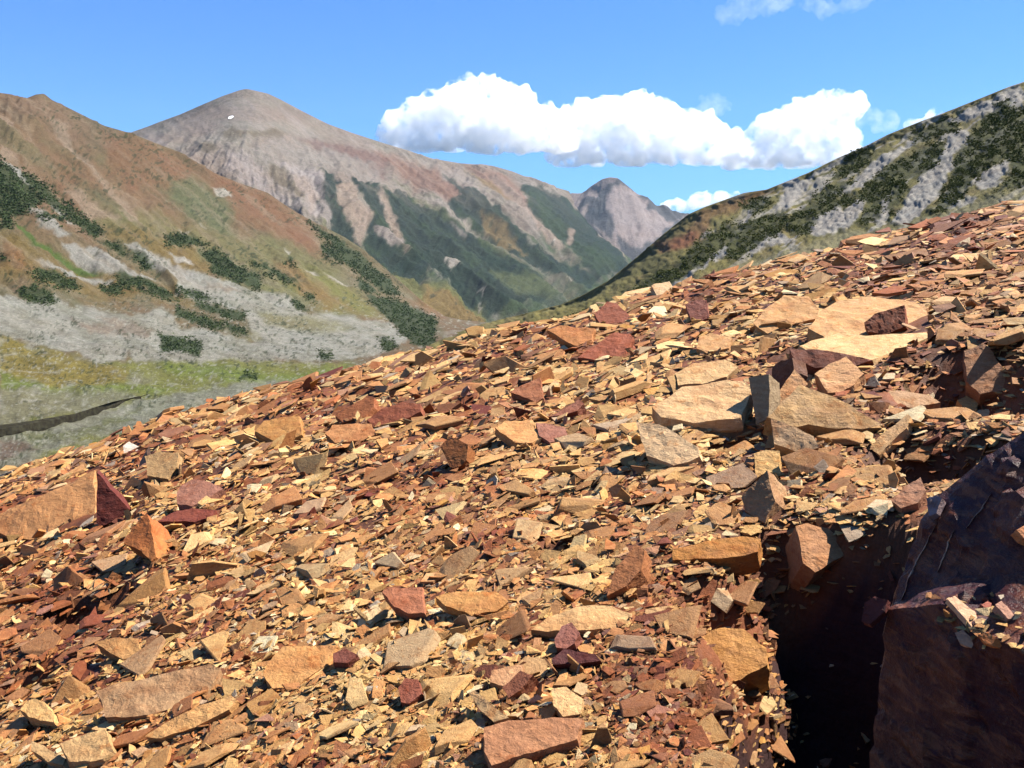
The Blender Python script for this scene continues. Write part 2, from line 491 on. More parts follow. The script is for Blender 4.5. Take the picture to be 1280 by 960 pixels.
# pale chutes
bigm.paint([Z('B', '50 420 100 415 120 480 160 520 140 600 120 590 90 530 60 470'), Z('B', '190 430 230 480 270 600 250 600 210 510')], (168, 150, 132), 2.5, 0.85, 6)
bigm.paint([Z('B', '0 420 20 460 40 520 20 540 0 530'), Z('B', '170 560 230 580 280 600 270 630 200 610'), Z('B', '430 540 480 590 460 580'), Z('B', '280 420 400 480 520 600 510 600 400 500')], (170, 158, 148), 2, 0.8, 5)
bigm.paint([Z('B', '560 390 640 440 700 510 760 560 810 620 790 620 720 560 640 470'), Z('B', '820 560 840 560 830 610 815 610'), Z('B', '940 570 1000 620 1010 660 990 640')], (168, 150, 134), 2, 0.85, 4)
bigm.paint([Z('B', '400 660 440 670 460 690 430 695'), Z('B', '820 722 838 730 834 740'), Z('B', '770 590 780 600 772 602'), Z('B', '525 770 538 778 530 782'), Z('B', '530 795 542 812 535 815')], (205, 196, 182), 1.2, 0.7, 5, 4)
bigm.blend(smooth(.34, .5, fbm(X / 6, Y / 6, 0, 3, 63)) * smooth(250, 300, Y) * smooth(430, 480, X) * 0.6, (50, 66, 54))
big_o = bigm.build("mountain_terrain", M_BIG)

# ================================================================== LEFT: valley floor, gravel fan, rust coloured ridge
def vd(py): return 68.0 / ((py - 300) / 1108.0)
left = Layer(-160, 700, 1.5, [
    ([(-160, 700), (0, 640), (200, 580), (400, 520), (700, 440)], [(-160, 190), (0, 225), (200, 260), (400, 330), (700, 560)]),
    ([(-160, 560), (0, 545), (200, 520), (400, 480), (700, 432)], [(-160, 290), (0, 305), (200, 340), (400, 420), (700, 640)]),
    ([(-160, 475), (0, 468), (200, 458), (400, 440), (540, 425), (700, 415)], [(-160, 400), (0, 430), (200, 470), (400, 540), (700, 760)]),
    ([(-160, 420), (0, 408), (200, 405), (400, 405), (520, 408), (700, 412)], [(-160, 500), (0, 540), (200, 600), (400, 720), (700, 1100)]),
    ([(-160, 330), (0, 330), (120, 340), (250, 345), (400, 360), (500, 385), (560, 402), (700, 411)], [(-160, 600), (0, 660), (200, 800), (400, 980), (700, 1300)]),
    ([(-160, 190), (0, 215), (130, 260), (250, 290), (400, 325), (500, 372), (560, 400), (700, 410)], [(-160, 760), (0, 820), (200, 980), (400, 1200), (700, 1450)]),
    ([(-160, 90), (-60, 105), (0, 116), (15, 118), (30, 124), (45, 118), (55, 117), (65, 125), (80, 132), (100, 142), (130, 157), (165, 167), (200, 181), (225, 190), (250, 205), (270, 217), (300, 229), (335, 241), (350, 252), (370, 265), (400, 281), (430, 296), (456, 313),
      (480, 334), (505, 356), (530, 378), (560, 398), (600, 406), (625, 403), (645, 407), (700, 409)], [(-160, 1000), (0, 1080), (200, 1250), (400, 1450), (700, 1700)])], 310)
X, Y = left.px, left.py
tt = smooth(0, 1, (1 - left.v)[:, None] * 10 + 0 * X)
u = (X * 0.62 - Y * 0.78)
g = ridged(u / 22 + 0.3 * fbm(X / 50, Y / 50, 0, 3, 3), (X + Y) / 300, 0, 4, 71)
slope_m = smooth(400, 330, Y)
left.displace(tt * (slope_m * (7 * g + 3 * fbm(X / 16, Y / 16, 0, 4, 73)) + (1 - slope_m) * 1.6 * fbm(X / 26, Y / 9, 0, 5, 72)))
left.displace(tt * slope_m * 1.3 * fbm(X / 4.5, Y / 3.5, 0, 3, 74) * left.d / 800)
left.fill((132, 114, 82))
left.blend(smooth(-.25, .35, fbm(u / 26, (X + Y) / 160, 0, 4, 81)) * 0.8, (140, 106, 78))
left.blend(smooth(-.05, .45, fbm(u / 20, (X + Y) / 120, 0, 4, 82)) * 0.7, (112, 108, 76))
left.paint([Z('A', '0 110 250 130 480 260 400 330 240 300 150 200 0 200')], (138, 112, 92), 12, 0.6, 10)
left.paint([Z('A', '370 270 500 290 620 320 900 470 950 520 760 480 640 480 480 470 390 380'), Z('A', '210 350 280 400 330 450 230 440'), Z('A', '780 380 1000 480 1150 600 1180 700 960 640 830 560')], (146, 98, 70), 12, 0.6, 14, 20)
left.paint([Z('A', '620 430 740 430 830 520 870 600 860 640 720 600 620 520')], (104, 112, 76), 10, 0.75, 12)
left.paint([Z('A', '340 560 500 560 700 600 900 640 1130 690 1280 760 1280 960 900 850 700 700 480 650 390 610')], (126, 122, 76), 12, 0.75, 12)
left.paint([Z('K', '620 220 760 260 900 330 1000 420 1080 470 760 440 640 400 560 330'), Z('K', '420 310 560 330 620 400 480 370')], (134, 130, 62), 8, 0.8, 12)
left.paint([Z('K', '480 200 560 210 700 330 880 430 700 420 600 330'), Z('K', '1180 330 1280 340 1280 440 1240 420')], (150, 112, 66), 8, 0.75, 12)
left.paint([Z('J', '0 540 200 620 400 700 560 760 700 800 900 840 1250 880 1250 960 600 960 0 800'), Z('J', '620 500 900 540 1180 600 1250 700 1250 800 950 720 740 600 640 560')], (136, 112, 60), 8, 0.85, 12)
left.paint([Z('J', '0 610 120 700 190 790 60 740 0 700')], (150, 100, 58), 6, 0.7, 8)
left.paint([Z('D', '0 210 140 250 300 300 460 290 700 280 900 290 1100 300 1250 320 1200 400 600 520 300 620 0 640')], (138, 136, 66), 5, 1.0, 10)
left.paint([Z('D', '0 210 200 270 430 330 410 360 260 390 100 370 0 350')], (152, 130, 54), 6, 0.9, 10)
left.paint([Z('D', '0 330 200 390 400 380 600 380 500 400 250 420 0 390'), Z('D', '520 290 760 320 900 340 1150 320 1100 350 800 370 560 330')], (128, 140, 52), 6, 0.95, 10)
left.paint([Z('D', '-100 380 120 390 420 400 460 410 330 450 200 480 0 520 -100 540'), Z('D', '400 345 480 340 520 355 450 365')], (146, 138, 112), 5, 0.8, 9)
left.paint([Z('D', '-100 560 0 545 200 505 340 460 470 420 620 400 700 390 900 350 1000 360 700 470 480 520 260 560 100 640 -100 700')], (150, 146, 130), 5, 0.85, 8)
left.paint([Z('D', '0 560 120 570 150 590 60 620 0 640')], (120, 84, 72), 4, 0.7, 8)
left.paint([Z('D', '70 540 240 530 400 480 480 450 440 490 260 560 120 570')], (116, 118, 66), 4, 0.7, 8)
# gravel fans
GRAV = (172, 166, 154)
left.paint([Z('D', '-300 20 0 70 60 90 180 90 240 120 360 150 430 200 440 230 420 300 320 300 240 270 120 240 0 200 -300 150'),
            Z('D', '250 110 440 150 540 120 600 180 720 200 840 230 980 210 1180 200 1300 190 1340 230 1250 270 1100 290 900 290 760 290 560 300 440 300 400 200'),
            Z('K', '0 210 130 260 280 290 420 340 570 370 600 420 680 450 800 450 940 480 1060 490 1130 540 1165 580 1060 640 900 670 640 680 500 650 400 560 330 440 120 390 0 350')], GRAV, 3, 0.96, 6, 9)
left.paint([Z('J', '740 600 850 640 1000 700 1120 760 1250 800 1250 860 1080 820 900 740 800 660'), Z('J', '370 590 500 640 560 640 620 690 760 770 960 840 860 830 640 790 520 740 440 670'),
            Z('J', '200 720 360 740 560 800 680 830 640 840 480 810 300 770'), Z('J', '1000 660 1100 690 1160 720 1060 710'), Z('J', '160 390 260 430 340 510 420 560 360 560 240 490'),
            Z('J', '270 330 360 390 460 500 440 500 350 430'), Z('J', '0 80 130 150 210 270 150 230 60 150'), Z('J', '190 350 300 440 260 420')], (172, 166, 158), 1.6, 0.92, 4, 7)
left.paint([Z('J', '390 270 480 300 560 360 720 470 660 460 540 440 440 350'), Z('J', '340 0 440 20 520 130 620 200 640 270 760 370 850 480 830 490 720 400 620 290 480 130'), Z('J', '700 400 810 490 760 480'),
            Z('A', '180 215 240 230 260 290 340 370 300 370 220 290'), Z('A', '0 295 60 340 70 365 0 350'), Z('A', '0 180 50 220 40 250 0 215')], (164, 138, 116), 2.2, 0.8, 4, 8)
left.paint([Z('K', '530 130 570 150 560 160'), Z('K', '640 240 690 250 710 275 660 262'), Z('K', '730 250 800 290 870 310 820 315 760 290'), Z('K', '0 160 60 180 90 205 0 195'), Z('K', '110 0 150 30 130 20'),
            Z('K', '10 30 60 50 30 55'), Z('A', '785 470 850 480 860 500 800 500')], (188, 178, 166), 1.5, 0.85, 2, 6)
left.paint([Z('D', '240 160 400 180 440 220 380 210 300 200'), Z('K', '130 290 240 310 330 350 280 350'), Z('K', '450 455 560 470 700 500 640 530 480 480'), Z('D', '320 150 450 170 520 200 480 220 380 180')], (148, 120, 98), 3, 0.6, 7, 8)
left.blend(smooth(-.1, .4, fbm((X + Y) / 40, (X * .4 - Y) / 6, 0, 4, 94)) * smooth(330, 360, Y) * smooth(470, 440, Y) * .45, (134, 128, 104))
left.blend(left.mask([Z('K', '400 440 700 470 900 520 700 540 440 500'), Z('K', '330 540 420 550 430 580 360 580')], 4) * 0.7, (140, 132, 86))
left.blend(smooth(.2, .5, fbm(X / 18, Y / 5, 0, 4, 95)) * smooth(380, 420, Y) * 0.35, (190, 184, 174))
left.blend(smooth(.25, .5, fbm(X / 7, Y / 3, 0, 4, 96)) * smooth(400, 440, Y) * 0.5, (104, 96, 66))
rill = ridged(u / 8 + .4 * fbm(X / 30, Y / 30, 0, 3, 5), (X + Y) / 150, 0, 3, 97)
left.blend(slope_m * smooth(.35, .8, rill) * .35, (168, 146, 122))
left.blend(slope_m * smooth(.0, -.5, rill) * .35, (92, 84, 58))
left.blend(smooth(.22, .34, fbm(X / 3.4, Y / 2.2, 0, 3, 98)) * smooth(-.1, .25, fbm(X / 45, Y / 25, 0, 3, 99)) * .75, (62, 72, 44))
left.blend(smooth(.3, .42, fbm(X / 3.0, Y / 1.8, 0, 3, 90)) * smooth(360, 400, Y) * .6, (186, 180, 166))
# bright grass strip
left.paint([Z('J', '90 460 160 500 250 580 350 640 450 700 620 785 520 775 400 720 250 640 130 560')], (84, 112, 40), 3, 0.85, 5)

# patches of dwarf pine in the valley: (zoom frame, outline, label)
PATCH = [
 ('J', '-60 60 0 100 60 130 200 270 260 340 200 390 60 430 0 430 -60 430', "dark dwarf pine cover on the near left spur below the grey scree tongue"),
 ('J', '130 150 200 190 300 260 450 400 560 470 625 520 570 560 480 510 380 420 250 320 200 270', "long dark pine band running down the spur edge against the rust slope"),
 ('J', '0 430 60 440 80 500 0 520', "small dark pine clump just below the spur cover at the picture edge"),
 ('J', '230 410 300 440 390 430 370 480 300 470 240 450', "dark pine clump enclosed by two grey scree streaks on the spur"),
 ('J', '620 580 700 600 770 650 750 668 660 620', "thin green pine strip above the start of the long gravel tongue"),
 ('J', '780 640 850 680 920 740 880 750 820 700', "pine strip hugging the upper edge of the long gravel tongue"),
 ('J', '0 680 35 700 35 718 0 715', "tiny dark bush alone in orange grass at the picture edge"),
 ('J', '200 760 330 780 450 830 470 880 330 865 210 820', "bright green pine patch on the orange meadow above the gravel bowl"),
 ('J', '110 870 200 860 300 910 350 950 200 945 120 910', "dark pine patch at the upper rim of the gravel bowl"),
 ('J', '600 850 700 845 740 890 680 905 620 880', "small round pine clump on the gravel between two longer patches"),
 ('J', '690 800 850 820 1000 880 1070 935 950 925 850 880 720 860', "blue green pine belt lying across the foot of the pale scree fan"),
 ('J', '980 545 1100 545 1240 600 1160 604 1020 615', "flat dark pine patch under the foot of the rust slope"),
 ('K', '110 120 200 130 300 210 420 270 415 332 300 290 170 240 180 190', "largest oblong pine patch on the meadow above the gravel tongue"),
 ('K', '360 190 450 210 540 260 625 322 540 292 460 262', "narrow pine strip beside the largest oblong patch on the meadow"),
 ('K', '0 320 120 340 190 380 100 372 40 362', "upper thin pine strip crossing the gravel flat"),
 ('K', '90 385 160 400 350 450 320 480 250 462 120 425', "middle broken pine strip crossing the gravel flat"),
 ('K', '0 410 100 450 220 500 230 528 150 515 0 452', "long grey green pine strip on the gravel flat ending in a dark clump"),
 ('K', '230 490 340 520 350 552 280 540', "dark pine clump at the lower end of the long strip on gravel"),
 ('K', '-80 560 0 562 100 580 125 610 120 665 60 640 0 632 -80 640', "rounded blue green pine thicket at the bottom edge of the gravel flat"),
 ('K', '580 380 650 420 665 438 600 425', "small dark pine clump on the grassy rim above the gravel"),
 ('K', '650 350 690 360 695 392 660 388', "little round bush in orange grass above the gravel rim"),
 ('K', '550 175 585 180 588 212 560 208', "lone bush below a white scree spot on the rust slope"),
 ('K', '1020 570 1080 575 1100 630 1030 622', "green pine clump at the far tip of the gravel flat"),
 ('K', '720 100 800 150 825 195 770 180 720 130', "dark pine clump beside the ravine high on the ridge end"),
 ('K', '660 0 760 60 900 150 1050 270 1120 360 1060 362 930 262 820 180 740 90', "dark pine band filling the ravine between rust ridge and big mountain"),
 ('K', '900 270 960 300 1010 350 960 350 910 310', "pine clumps on yellow grass left of the ravine foot"),
 ('K', '960 360 1100 380 1230 440 1300 480 1300 620 1180 600 1080 490 980 400', "broad pine thicket at the valley mouth behind the orange scree crest"),
 ('K', '720 640 770 645 770 672 720 672', "small bush at the lower edge of the grey gravel near the orange crest"),
 ('K', '330 745 400 750 400 772 320 772', "low olive bush standing in the green valley meadow"),
]
patch_polys = [Z(k, s) for k, s, _ in PATCH]
left.paint(patch_polys, (64, 78, 44), 2.5, 0.9, 5, 6)
lum = left.C.mean(-1, keepdims=True)
left.C = (lum + (left.C - lum) * 0.88) * np.array([.95, 1.0, .96])
left_o = left.build("valley_terrain", M_LEFT, scale=0.42)

# ================================================================== RIGHT HILLSIDE
right = Layer(470, 1560, 1.6, [
    ([(470, 470), (560, 450), (700, 415), (860, 375), (1000, 345), (1280, 300), (1560, 260)], [(470, 420), (860, 150), (1280, 75), (1560, 70)]),
    ([(470, 458), (560, 432), (700, 398), (860, 340), (1000, 300), (1280, 240), (1560, 190)], [(470, 560), (860, 230), (1280, 110), (1560, 100)]),
    ([(470, 455), (540, 430), (620, 403), (700, 388), (760, 366), (860, 310), (1000, 262), (1280, 180), (1560, 110)], [(470, 700), (700, 420), (860, 300), (1280, 160), (1560, 150)]),
    ([(470, 452), (500, 443), (540, 426), (580, 413), (620, 401), (660, 391), (700, 381), (730, 368), (760, 351), (800, 318), (830, 292), (860, 268), (880, 259), (905, 250), (930, 241), (958, 237), (980, 228), (1010, 216), (1050, 196), (1085, 181), (1110, 168), (1150, 152), (1190, 137), (1230, 121), (1262, 108), (1290, 99), (1400, 60), (1560, 0)],
     [(470, 900), (700, 620), (860, 470), (1000, 380), (1280, 260), (1560, 250)])], 250)
X, Y = right.px, right.py
tt = smooth(0, 1, (1 - right.v)[:, None] * 9 + 0 * X)
greyP = [Z('I', '1260 20 1130 90 1000 150 950 170 1090 150 1200 120 1280 110 1280 40'),
         Z('I', '1060 190 1080 230 1010 290 1000 340 960 420 900 500 840 545 770 545 810 500 850 420 880 390 900 340 970 280 990 230 1000 200'),
         Z('I', '1230 300 1220 350 1160 410 1120 420 1090 390 1160 340'), Z('I', '1050 380 1040 410 990 470 960 470 1000 420'),
         Z('I', '960 190 890 230 830 270 760 330 700 380 650 420 500 470 580 420 640 370 720 310 800 260 880 210'),
         Z('I', '760 220 680 260 560 320 480 380 430 430 390 500 360 500 400 440 480 360 600 290 700 240'),
         Z('I', '690 450 650 530 600 580 560 560 600 510 640 460'), Z('I', '580 480 600 520 560 590 480 600 460 580 480 520'),
         Z('I', '780 420 770 510 720 540 750 460'), Z('I', '420 620 300 640 200 690 260 640 350 580 380 600'), Z('I', '300 470 230 540 180 555 240 500'),
         Z('I', '390 350 470 400 400 460 330 510 350 460'), Z('I', '150 630 160 660 80 710 0 770 -120 830 -200 860 -90 790 60 700'),
         Z('I', '100 565 80 590 50 600 60 580'), Z('I', '1110 460 1040 490 960 500 1060 450')]
gm = right.mask(greyP, 2.5, 5, 8)
along, across = (X * -0.83 + Y * 0.56), (X * 0.56 + Y * 0.83)
strk = fbm(along / 40, across / 7, 0, 4, 101)
strm = smooth(0.12, 0.3, strk)
crag = ridged(along / 20, across / 8, 0, 5, 102)
sc = right.d / 260
right.displace(tt * sc * .28 * fbm(X / 3.5, Y / 3, 0, 3, 108))
right.displace(tt * sc * ((0.08 + gm) * 0.42 * crag + 0.6 * ridged(along / 50, across / 16, 0, 3, 107) + 0.4 * fbm(X / 9, Y / 6, 0, 4, 103)))
right.fill((124, 116, 64))
right.blend(smooth(-.2, .4, fbm(X / 22, Y / 14, 0, 4, 104)) * 0.7, (84, 84, 44))
right.blend(smooth(.0, .5, fbm(X / 16, Y / 12, 0, 4, 105)) * 0.5, (128, 112, 74))
right.blend(strm * smooth(860, 980, X) * 0.8, (172, 166, 152))
right.paint([Z('I', '0 560 60 500 150 460 240 430 330 420 260 460 170 500 90 540 60 600 0 630 -80 660 -60 600')], (120, 78, 48), 5, 0.6, 9)
right.paint([Z('C', '250 500 330 470 380 470 360 490 280 530')], (136, 70, 50), 4, 0.5, 8)
right.paint(greyP, (166, 161, 150), 2.0, 0.97, 5, 7)
right.blend(gm * smooth(.1, .5, fbm(X / 7, Y / 7, 0, 4, 106)) * 0.5, (122, 118, 108))
right.paint([Z('I', '0 780 200 700 500 610 760 560 850 540 1100 470 1280 400 1280 440 800 600 300 720 0 820')], (140, 134, 104), 5, 0.6, 8)
RPATCH = [
 ('I', '840 210 860 190 980 150 1030 160 1020 195 900 230 860 240', "olive scrub band close under the skyline of the rocky hillside"),
 ('I', '590 310 640 270 690 262 690 320 600 370 540 385 560 350', "dark scrub clump between two pale scree streaks high on the hillside"),
 ('I', '820 300 900 250 985 238 970 290 880 380 800 400 690 475 640 455 680 400 740 350', "large dark scrub belt left of the tall grey rock outcrop"),
 ('I', '1010 310 1060 250 1100 200 1140 140 1200 112 1290 108 1290 400 1180 425 1240 350 1220 300 1150 330 1060 400 990 400 1020 350', "widest dark scrub thicket right of the tall grey rock outcrop"),
 ('I', '480 450 540 400 640 380 610 420 530 460', "small green scrub strip above the rounded grey crag"),
 ('I', '365 555 400 510 470 480 620 440 640 470 520 500 450 590 400 590', "dark scrub wrapping the left side of the rounded grey crag"),
 ('I', '150 600 230 540 380 500 360 570 260 640 180 690 150 660', "dark green scrub slope below the reddish shoulder"),
 ('I', '1170 92 1240 78 1240 100 1185 116', "lone round shrub patch on bare grey scree near the skyline"),
 ('I', '200 480 280 440 340 455 250 510', "thin scrub strip just under the red brown heath"),
 ('I', '-30 690 40 610 140 545 200 555 130 640 40 720 -30 760', "green scrub apron descending towards the valley mouth"),
 ('I', '780 380 835 400 800 470 770 520 770 430', "narrow scrub seam beside the thin rock fin"),
 ('I', '690 480 730 450 760 440 730 520 680 560 660 540', "scrub hollow between the grey crag and the thin rock fin"),
 ('I', '930 500 1000 400 1090 380 1060 440 980 500', "sparse scrub at the foot of the tall grey outcrop"),
 ('I', '-200 800 -120 740 -30 700 -30 760 -140 830 -280 880', "dark shrub fringe along the low end of the hillside"),
 ('I', '-760 1010 -600 960 -480 905 -380 880 -380 905 -560 980 -740 1020', "dark green fringe following the skyline just above the orange crest"),
]
rp = [Z(k, s) for k, s, _ in RPATCH]
right.paint(rp, (60, 66, 28), 3, 0.8, 7, 7)
right_o = right.build("hillside_terrain", M_RIGHT, back=(0.1, 0.1), scale=0.52)

# ------------------------------------------------------------------ shrubs on those patches (real leafy clumps)
def clump_mesh(points, sizes):
    """each point becomes a jagged little bush of pointed leaf sprays"""
    n = len(points)
    K = 9
    Vs, k = [], 0
    d = rng.normal(size=(n, K, 3)); d[..., 2] = np.abs(d[..., 2]) * 0.8
    d /= np.linalg.norm(d, axis=-1, keepdims=True)
    side = np.cross(d, rng.normal(size=(n, K, 3)))
    side /= np.linalg.norm(side, axis=-1, keepdims=True) + 1e-6
    c = points[:, None, :] + d * sizes[:, None, None] * rng.uniform(.1, .5, (n, K, 1))
    a = c + side * sizes[:, None, None] * .45
    b = c - side * sizes[:, None, None] * .45
    t = c + d * sizes[:, None, None] * rng.uniform(.5, 1.1, (n, K, 1))
    V = np.stack([a, b, t], 2).reshape(-1, 3)
    F = np.arange(len(V)).reshape(-1, 3)
    return V, F
def shrubs(layer, patches, mat, dens, spx, group, name, gap=-.28):
    for (k, s, label) in patches:
        poly = Z(k, s)
        lo, hi = poly.min(0), poly.max(0)
        area = 0.5 * abs(np.dot(poly[:, 0], np.roll(poly[:, 1], 1)) - np.dot(poly[:, 1], np.roll(poly[:, 0], 1)))
        lo, hi = lo - 5, hi + 5
        n = int(dens * (hi - lo).prod()) + 20
        x, y = rng.uniform(lo[0], hi[0], n), rng.uniform(lo[1], hi[1], n)
        wx, wy = x + 6 * fbm(x / 9, y / 9, 0, 3, 5), y + 5 * fbm(x / 9, y / 9, 4, 3, 6)
        sd_ = sdist(poly, wx, wy)
        keep = (sd_ > -4.5 * rng.random(n) ** 3 - .3) & (fbm(x / 8, y / 5, 2, 3, 8) > gap) & (x > -80) & (x < 1400)
        x, y = x[keep], y[keep]
        if len(x) < 3: continue
        P = layer.surface_at(x, y)
        sz = np.linalg.norm(P, axis=1) / FPX * spx * rng.uniform(.5, 1.4, len(P))
        P = P + rng.normal(size=P.shape) * (np.linalg.norm(P, axis=1) / FPX * 0.6)[:, None]
        V, F = clump_mesh(P, sz)
        base = P.mean(0)
        o = fast_mesh(name, V - base, [F], mat)
        o.location = base
        tag(o, label, "shrub thicket", group, "thing")
shrubs(left, PATCH, M_PINE, 1.0, 1.2, "patches of dwarf pine in the valley", "dwarf_pine_thicket", -.22)
shrubs(right, RPATCH, M_PINE2, 1.2, 1.3, "scrub patches on the right hillside", "scrub_thicket", -.04)

# snow patch and cut stream bank
c0 = bigm.surface_at([288.5], [146.5])[0]
sp = [(a * .75, b * .75) for a, b in [(-4.5, 1.6), (-3.2, -.6), (0, -2.0), (3.5, -2.3), (5, -1.2), (3, .6), (.5, 2.2), (-3, 2.6)]]
ring = bigm.surface_at([288.5 + a * 1.0 for a, b in sp], [146.5 + b * 1.0 for a, b in sp])
nn_ = np.array([.15, -.45, .88]); rr_ = rays([288.5 + a for a, b in sp], [146.5 + b for a, b in sp])
px_ = rr_ * (((c0 - rays(288.5, 146.5) * 8) @ nn_) / (rr_ @ nn_))[:, None]
V = list(px_ - c0) + list(px_ * 1.01 - c0)
n_ = len(sp)
snow = mesh_obj("snow_patch", V, [tuple(range(n_)), tuple(range(2 * n_ - 1, n_ - 1, -1))] + [(i, i + n_, (i + 1) % n_ + n_, (i + 1) % n_) for i in range(n_)], M_SNOW)
snow.location = c0
tag(snow, "small white snow patch left below the big mountain's summit", "snow patch")

t = NT("shaded_earth")
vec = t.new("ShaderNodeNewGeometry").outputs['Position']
t.put(t.b.inputs['Base Color'], t.mix(t.ramp(t.noise(vec, 0.5, 5, .7), .35, .65), (0.014, 0.012, 0.009), (0.030, 0.028, 0.018)))  # the bank face's shade is put into this near-black earth colour
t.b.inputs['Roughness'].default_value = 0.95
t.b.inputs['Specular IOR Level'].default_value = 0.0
bank_pts = Z('D', '-200 545 -60 532 0 524 60 514 130 502 190 492 235 478 280 462 332 447 380 436 430 428 470 414')
bank_h = [22, 22, 22, 20, 22, 22, 18, 26, 22, 7, 4, 1]
V, F = [], []
for i, ((x, y), h) in enumerate(zip(bank_pts, bank_h)):
    for s_ in range(4):
        pass
xs = np.linspace(bank_pts[0, 0], bank_pts[-1, 0], 160)
ys = np.interp(xs, bank_pts[:, 0], bank_pts[:, 1]); hs = np.interp(xs, bank_pts[:, 0], bank_h) * .375
hs = hs * (1 + .25 * fbm(xs / 6, 0 * xs, 0, 3, 3)); ys = ys + 0.8 * fbm(xs / 9, 0 * xs, 0, 3, 4)
S = left.surface_at(xs, ys + hs)
dd = np.hypot(S[:, 0], S[:, 1])
dd = np.convolve(np.pad(dd, 12, mode='edge'), np.ones(25) / 25, 'valid')
S = S - rays(xs, ys + hs) * 0
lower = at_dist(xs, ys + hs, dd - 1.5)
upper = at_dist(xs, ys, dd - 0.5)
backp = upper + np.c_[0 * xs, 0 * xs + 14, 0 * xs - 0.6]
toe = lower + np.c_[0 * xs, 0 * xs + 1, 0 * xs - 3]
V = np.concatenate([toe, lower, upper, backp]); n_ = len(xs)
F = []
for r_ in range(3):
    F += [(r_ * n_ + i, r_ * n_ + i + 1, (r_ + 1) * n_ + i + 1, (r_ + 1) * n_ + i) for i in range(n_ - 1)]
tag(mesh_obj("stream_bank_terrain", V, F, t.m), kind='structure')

# low ground under everything, out to the horizon
tg = terrain_material("valley_ground", 0.01, 0.2, 5, 0.2)
gx = np.linspace(-7000, 7000, 60); gy = np.linspace(-1500, 9000, 60)
GX, GY = np.meshgrid(gx, gy)
GZ = -420 + 15 * fbm(GX / 900, GY / 900, 0, 4, 7)
idx = np.arange(3600).reshape(60, 60)
q = np.stack([idx[:-1, :-1], idx[:-1, 1:], idx[1:, 1:], idx[1:, :-1]], -1).reshape(-1, 4)
go = fast_mesh("ground", np.stack([GX, GY, GZ], -1).reshape(-1, 3), [q], tg)
at = go.data.color_attributes.new("col", 'FLOAT_COLOR', 'POINT')
at.data.foreach_set('color', np.tile(np.append(lin((110, 108, 70)), 1.0), 3600))
tag(go, kind='structure')

# ================================================================== SCREE SLOPE
H = 1.7
SIL = [(-400, 700), (-120, 630), (0, 590), (60, 568), (146, 538), (200, 516), (260, 499), (340, 479), (400, 466), (450, 452), (500, 441), (540, 431), (600, 412), (640, 402), (700, 391), (760, 374), (830, 356), (900, 338), (960, 325), (1040, 304), (1100, 289), (1180, 269), (1280, 246), (1400, 218), (1700, 150)]
_r = rays([a for a, b in SIL], [b for a, b in SIL])
S_AZ, S_V = _r[:, 0] / _r[:, 1], _r[:, 2] / _r[:, 1]
DC_AZ, DC_V = [-.8, -.55, -.3, 0, .3, .6, .9], [26, 27, 30, 36, 38, 34, 30]
PITS = []  # (x, y, radius, depth)
DUST = []  # gritty ground lying higher between the stones
def ground_z(x, y):
    x, y = np.asarray(x, float), np.asarray(y, float)
    ye = np.maximum(y, 1.6)
    az = np.clip(x / ye, S_AZ[0], S_AZ[-1])
    s = np.interp(az, S_AZ, S_V)
    s = 0.75 * s + 0.25 * np.interp(np.clip(az, -.75, .8), [-.75, .8], [S_V[0], S_V[-1]]) * 0 + 0.25 * s
    dc = np.interp(az, DC_AZ, DC_V)
    z = -H + ye * (s + H / dc)
    d = np.maximum(0, y - dc * 0.82)
    z = z - 0.72 * d * d / (d + 14)
    k = np.clip(ye / 8, .35, 2.2)
    z = z + k * (0.10 * fbm(x / 1.6, y / 1.6, 0, 3, 201) + 0.05 * ridged(x / .7, y / .7, 0, 3, 202)) * np.clip(ye / 2.5, .4, 1)
    for (qx, qy, rr, hh) in DUST:
        z = z + hh * np.exp(-(((x - qx) ** 2 + ((y - qy) * .6) ** 2) / rr ** 2) ** 1.5)
    for (qx, qy, rx, ry, dp) in PITS:
        z = z - dp * np.exp(-(((x - qx) / rx) ** 2 + ((y - qy) / ry) ** 2) ** 1.5)
    return z
def hit(px, py, lift=0.0):
    r = rays(px, py)
    t_ = np.linspace(1.2, 60, 1500)
    P = r[None] * (t_ / r[1])[:, None]
    below = P[:, 2] < ground_z(P[:, 0], P[:, 1]) + lift
    if not below.any(): i = int(np.argmin(P[:, 2] - ground_z(P[:, 0], P[:, 1])))
    else: i = int(np.argmax(below))
    return P[i]
def hit_many(px, py):
    return np.array([hit(a, b) for a, b in zip(px, py)])
for (x, y, rr, hh) in [(490, 825, .34, .03), (560, 770, .25, .02), (640, 545, .6, .05), (455, 440, 1.6, .06), (380, 850, .25, .02), (850, 530, .5, .05), (1080, 395, 1.2, .06), (690, 760, .2, .015)]:
    q_ = hit(x, y)
    DUST.append((q_[0], q_[1], rr, hh))
p_ = hit(1035, 862)
p2 = hit(1075, 700)
pm = hit(1052, 775)
PITS = [(p_[0], p_[1], .29, .60, 1.9), (p2[0], p2[1], .32, .42, 1.2), (pm[0], pm[1], .27, .42, 1.3)]
for (x, y, rr, dp) in [(920, 745, .25, .35), (130, 665, .3, .3), (30, 690, .3, .35), (25, 850, .22, .35), (125, 755, .25, .35), (75, 765, .2, .3), (1165, 560, .4, .4), (1255, 470, .7, .6), (1190, 468, .4, .4), (700, 680, .15, .2), (925, 540, .3, .35), (975, 700, .25, .35)]:
    q_ = hit(x, y)
    PITS.append((q_[0], q_[1], rr, rr * 1.2, dp))

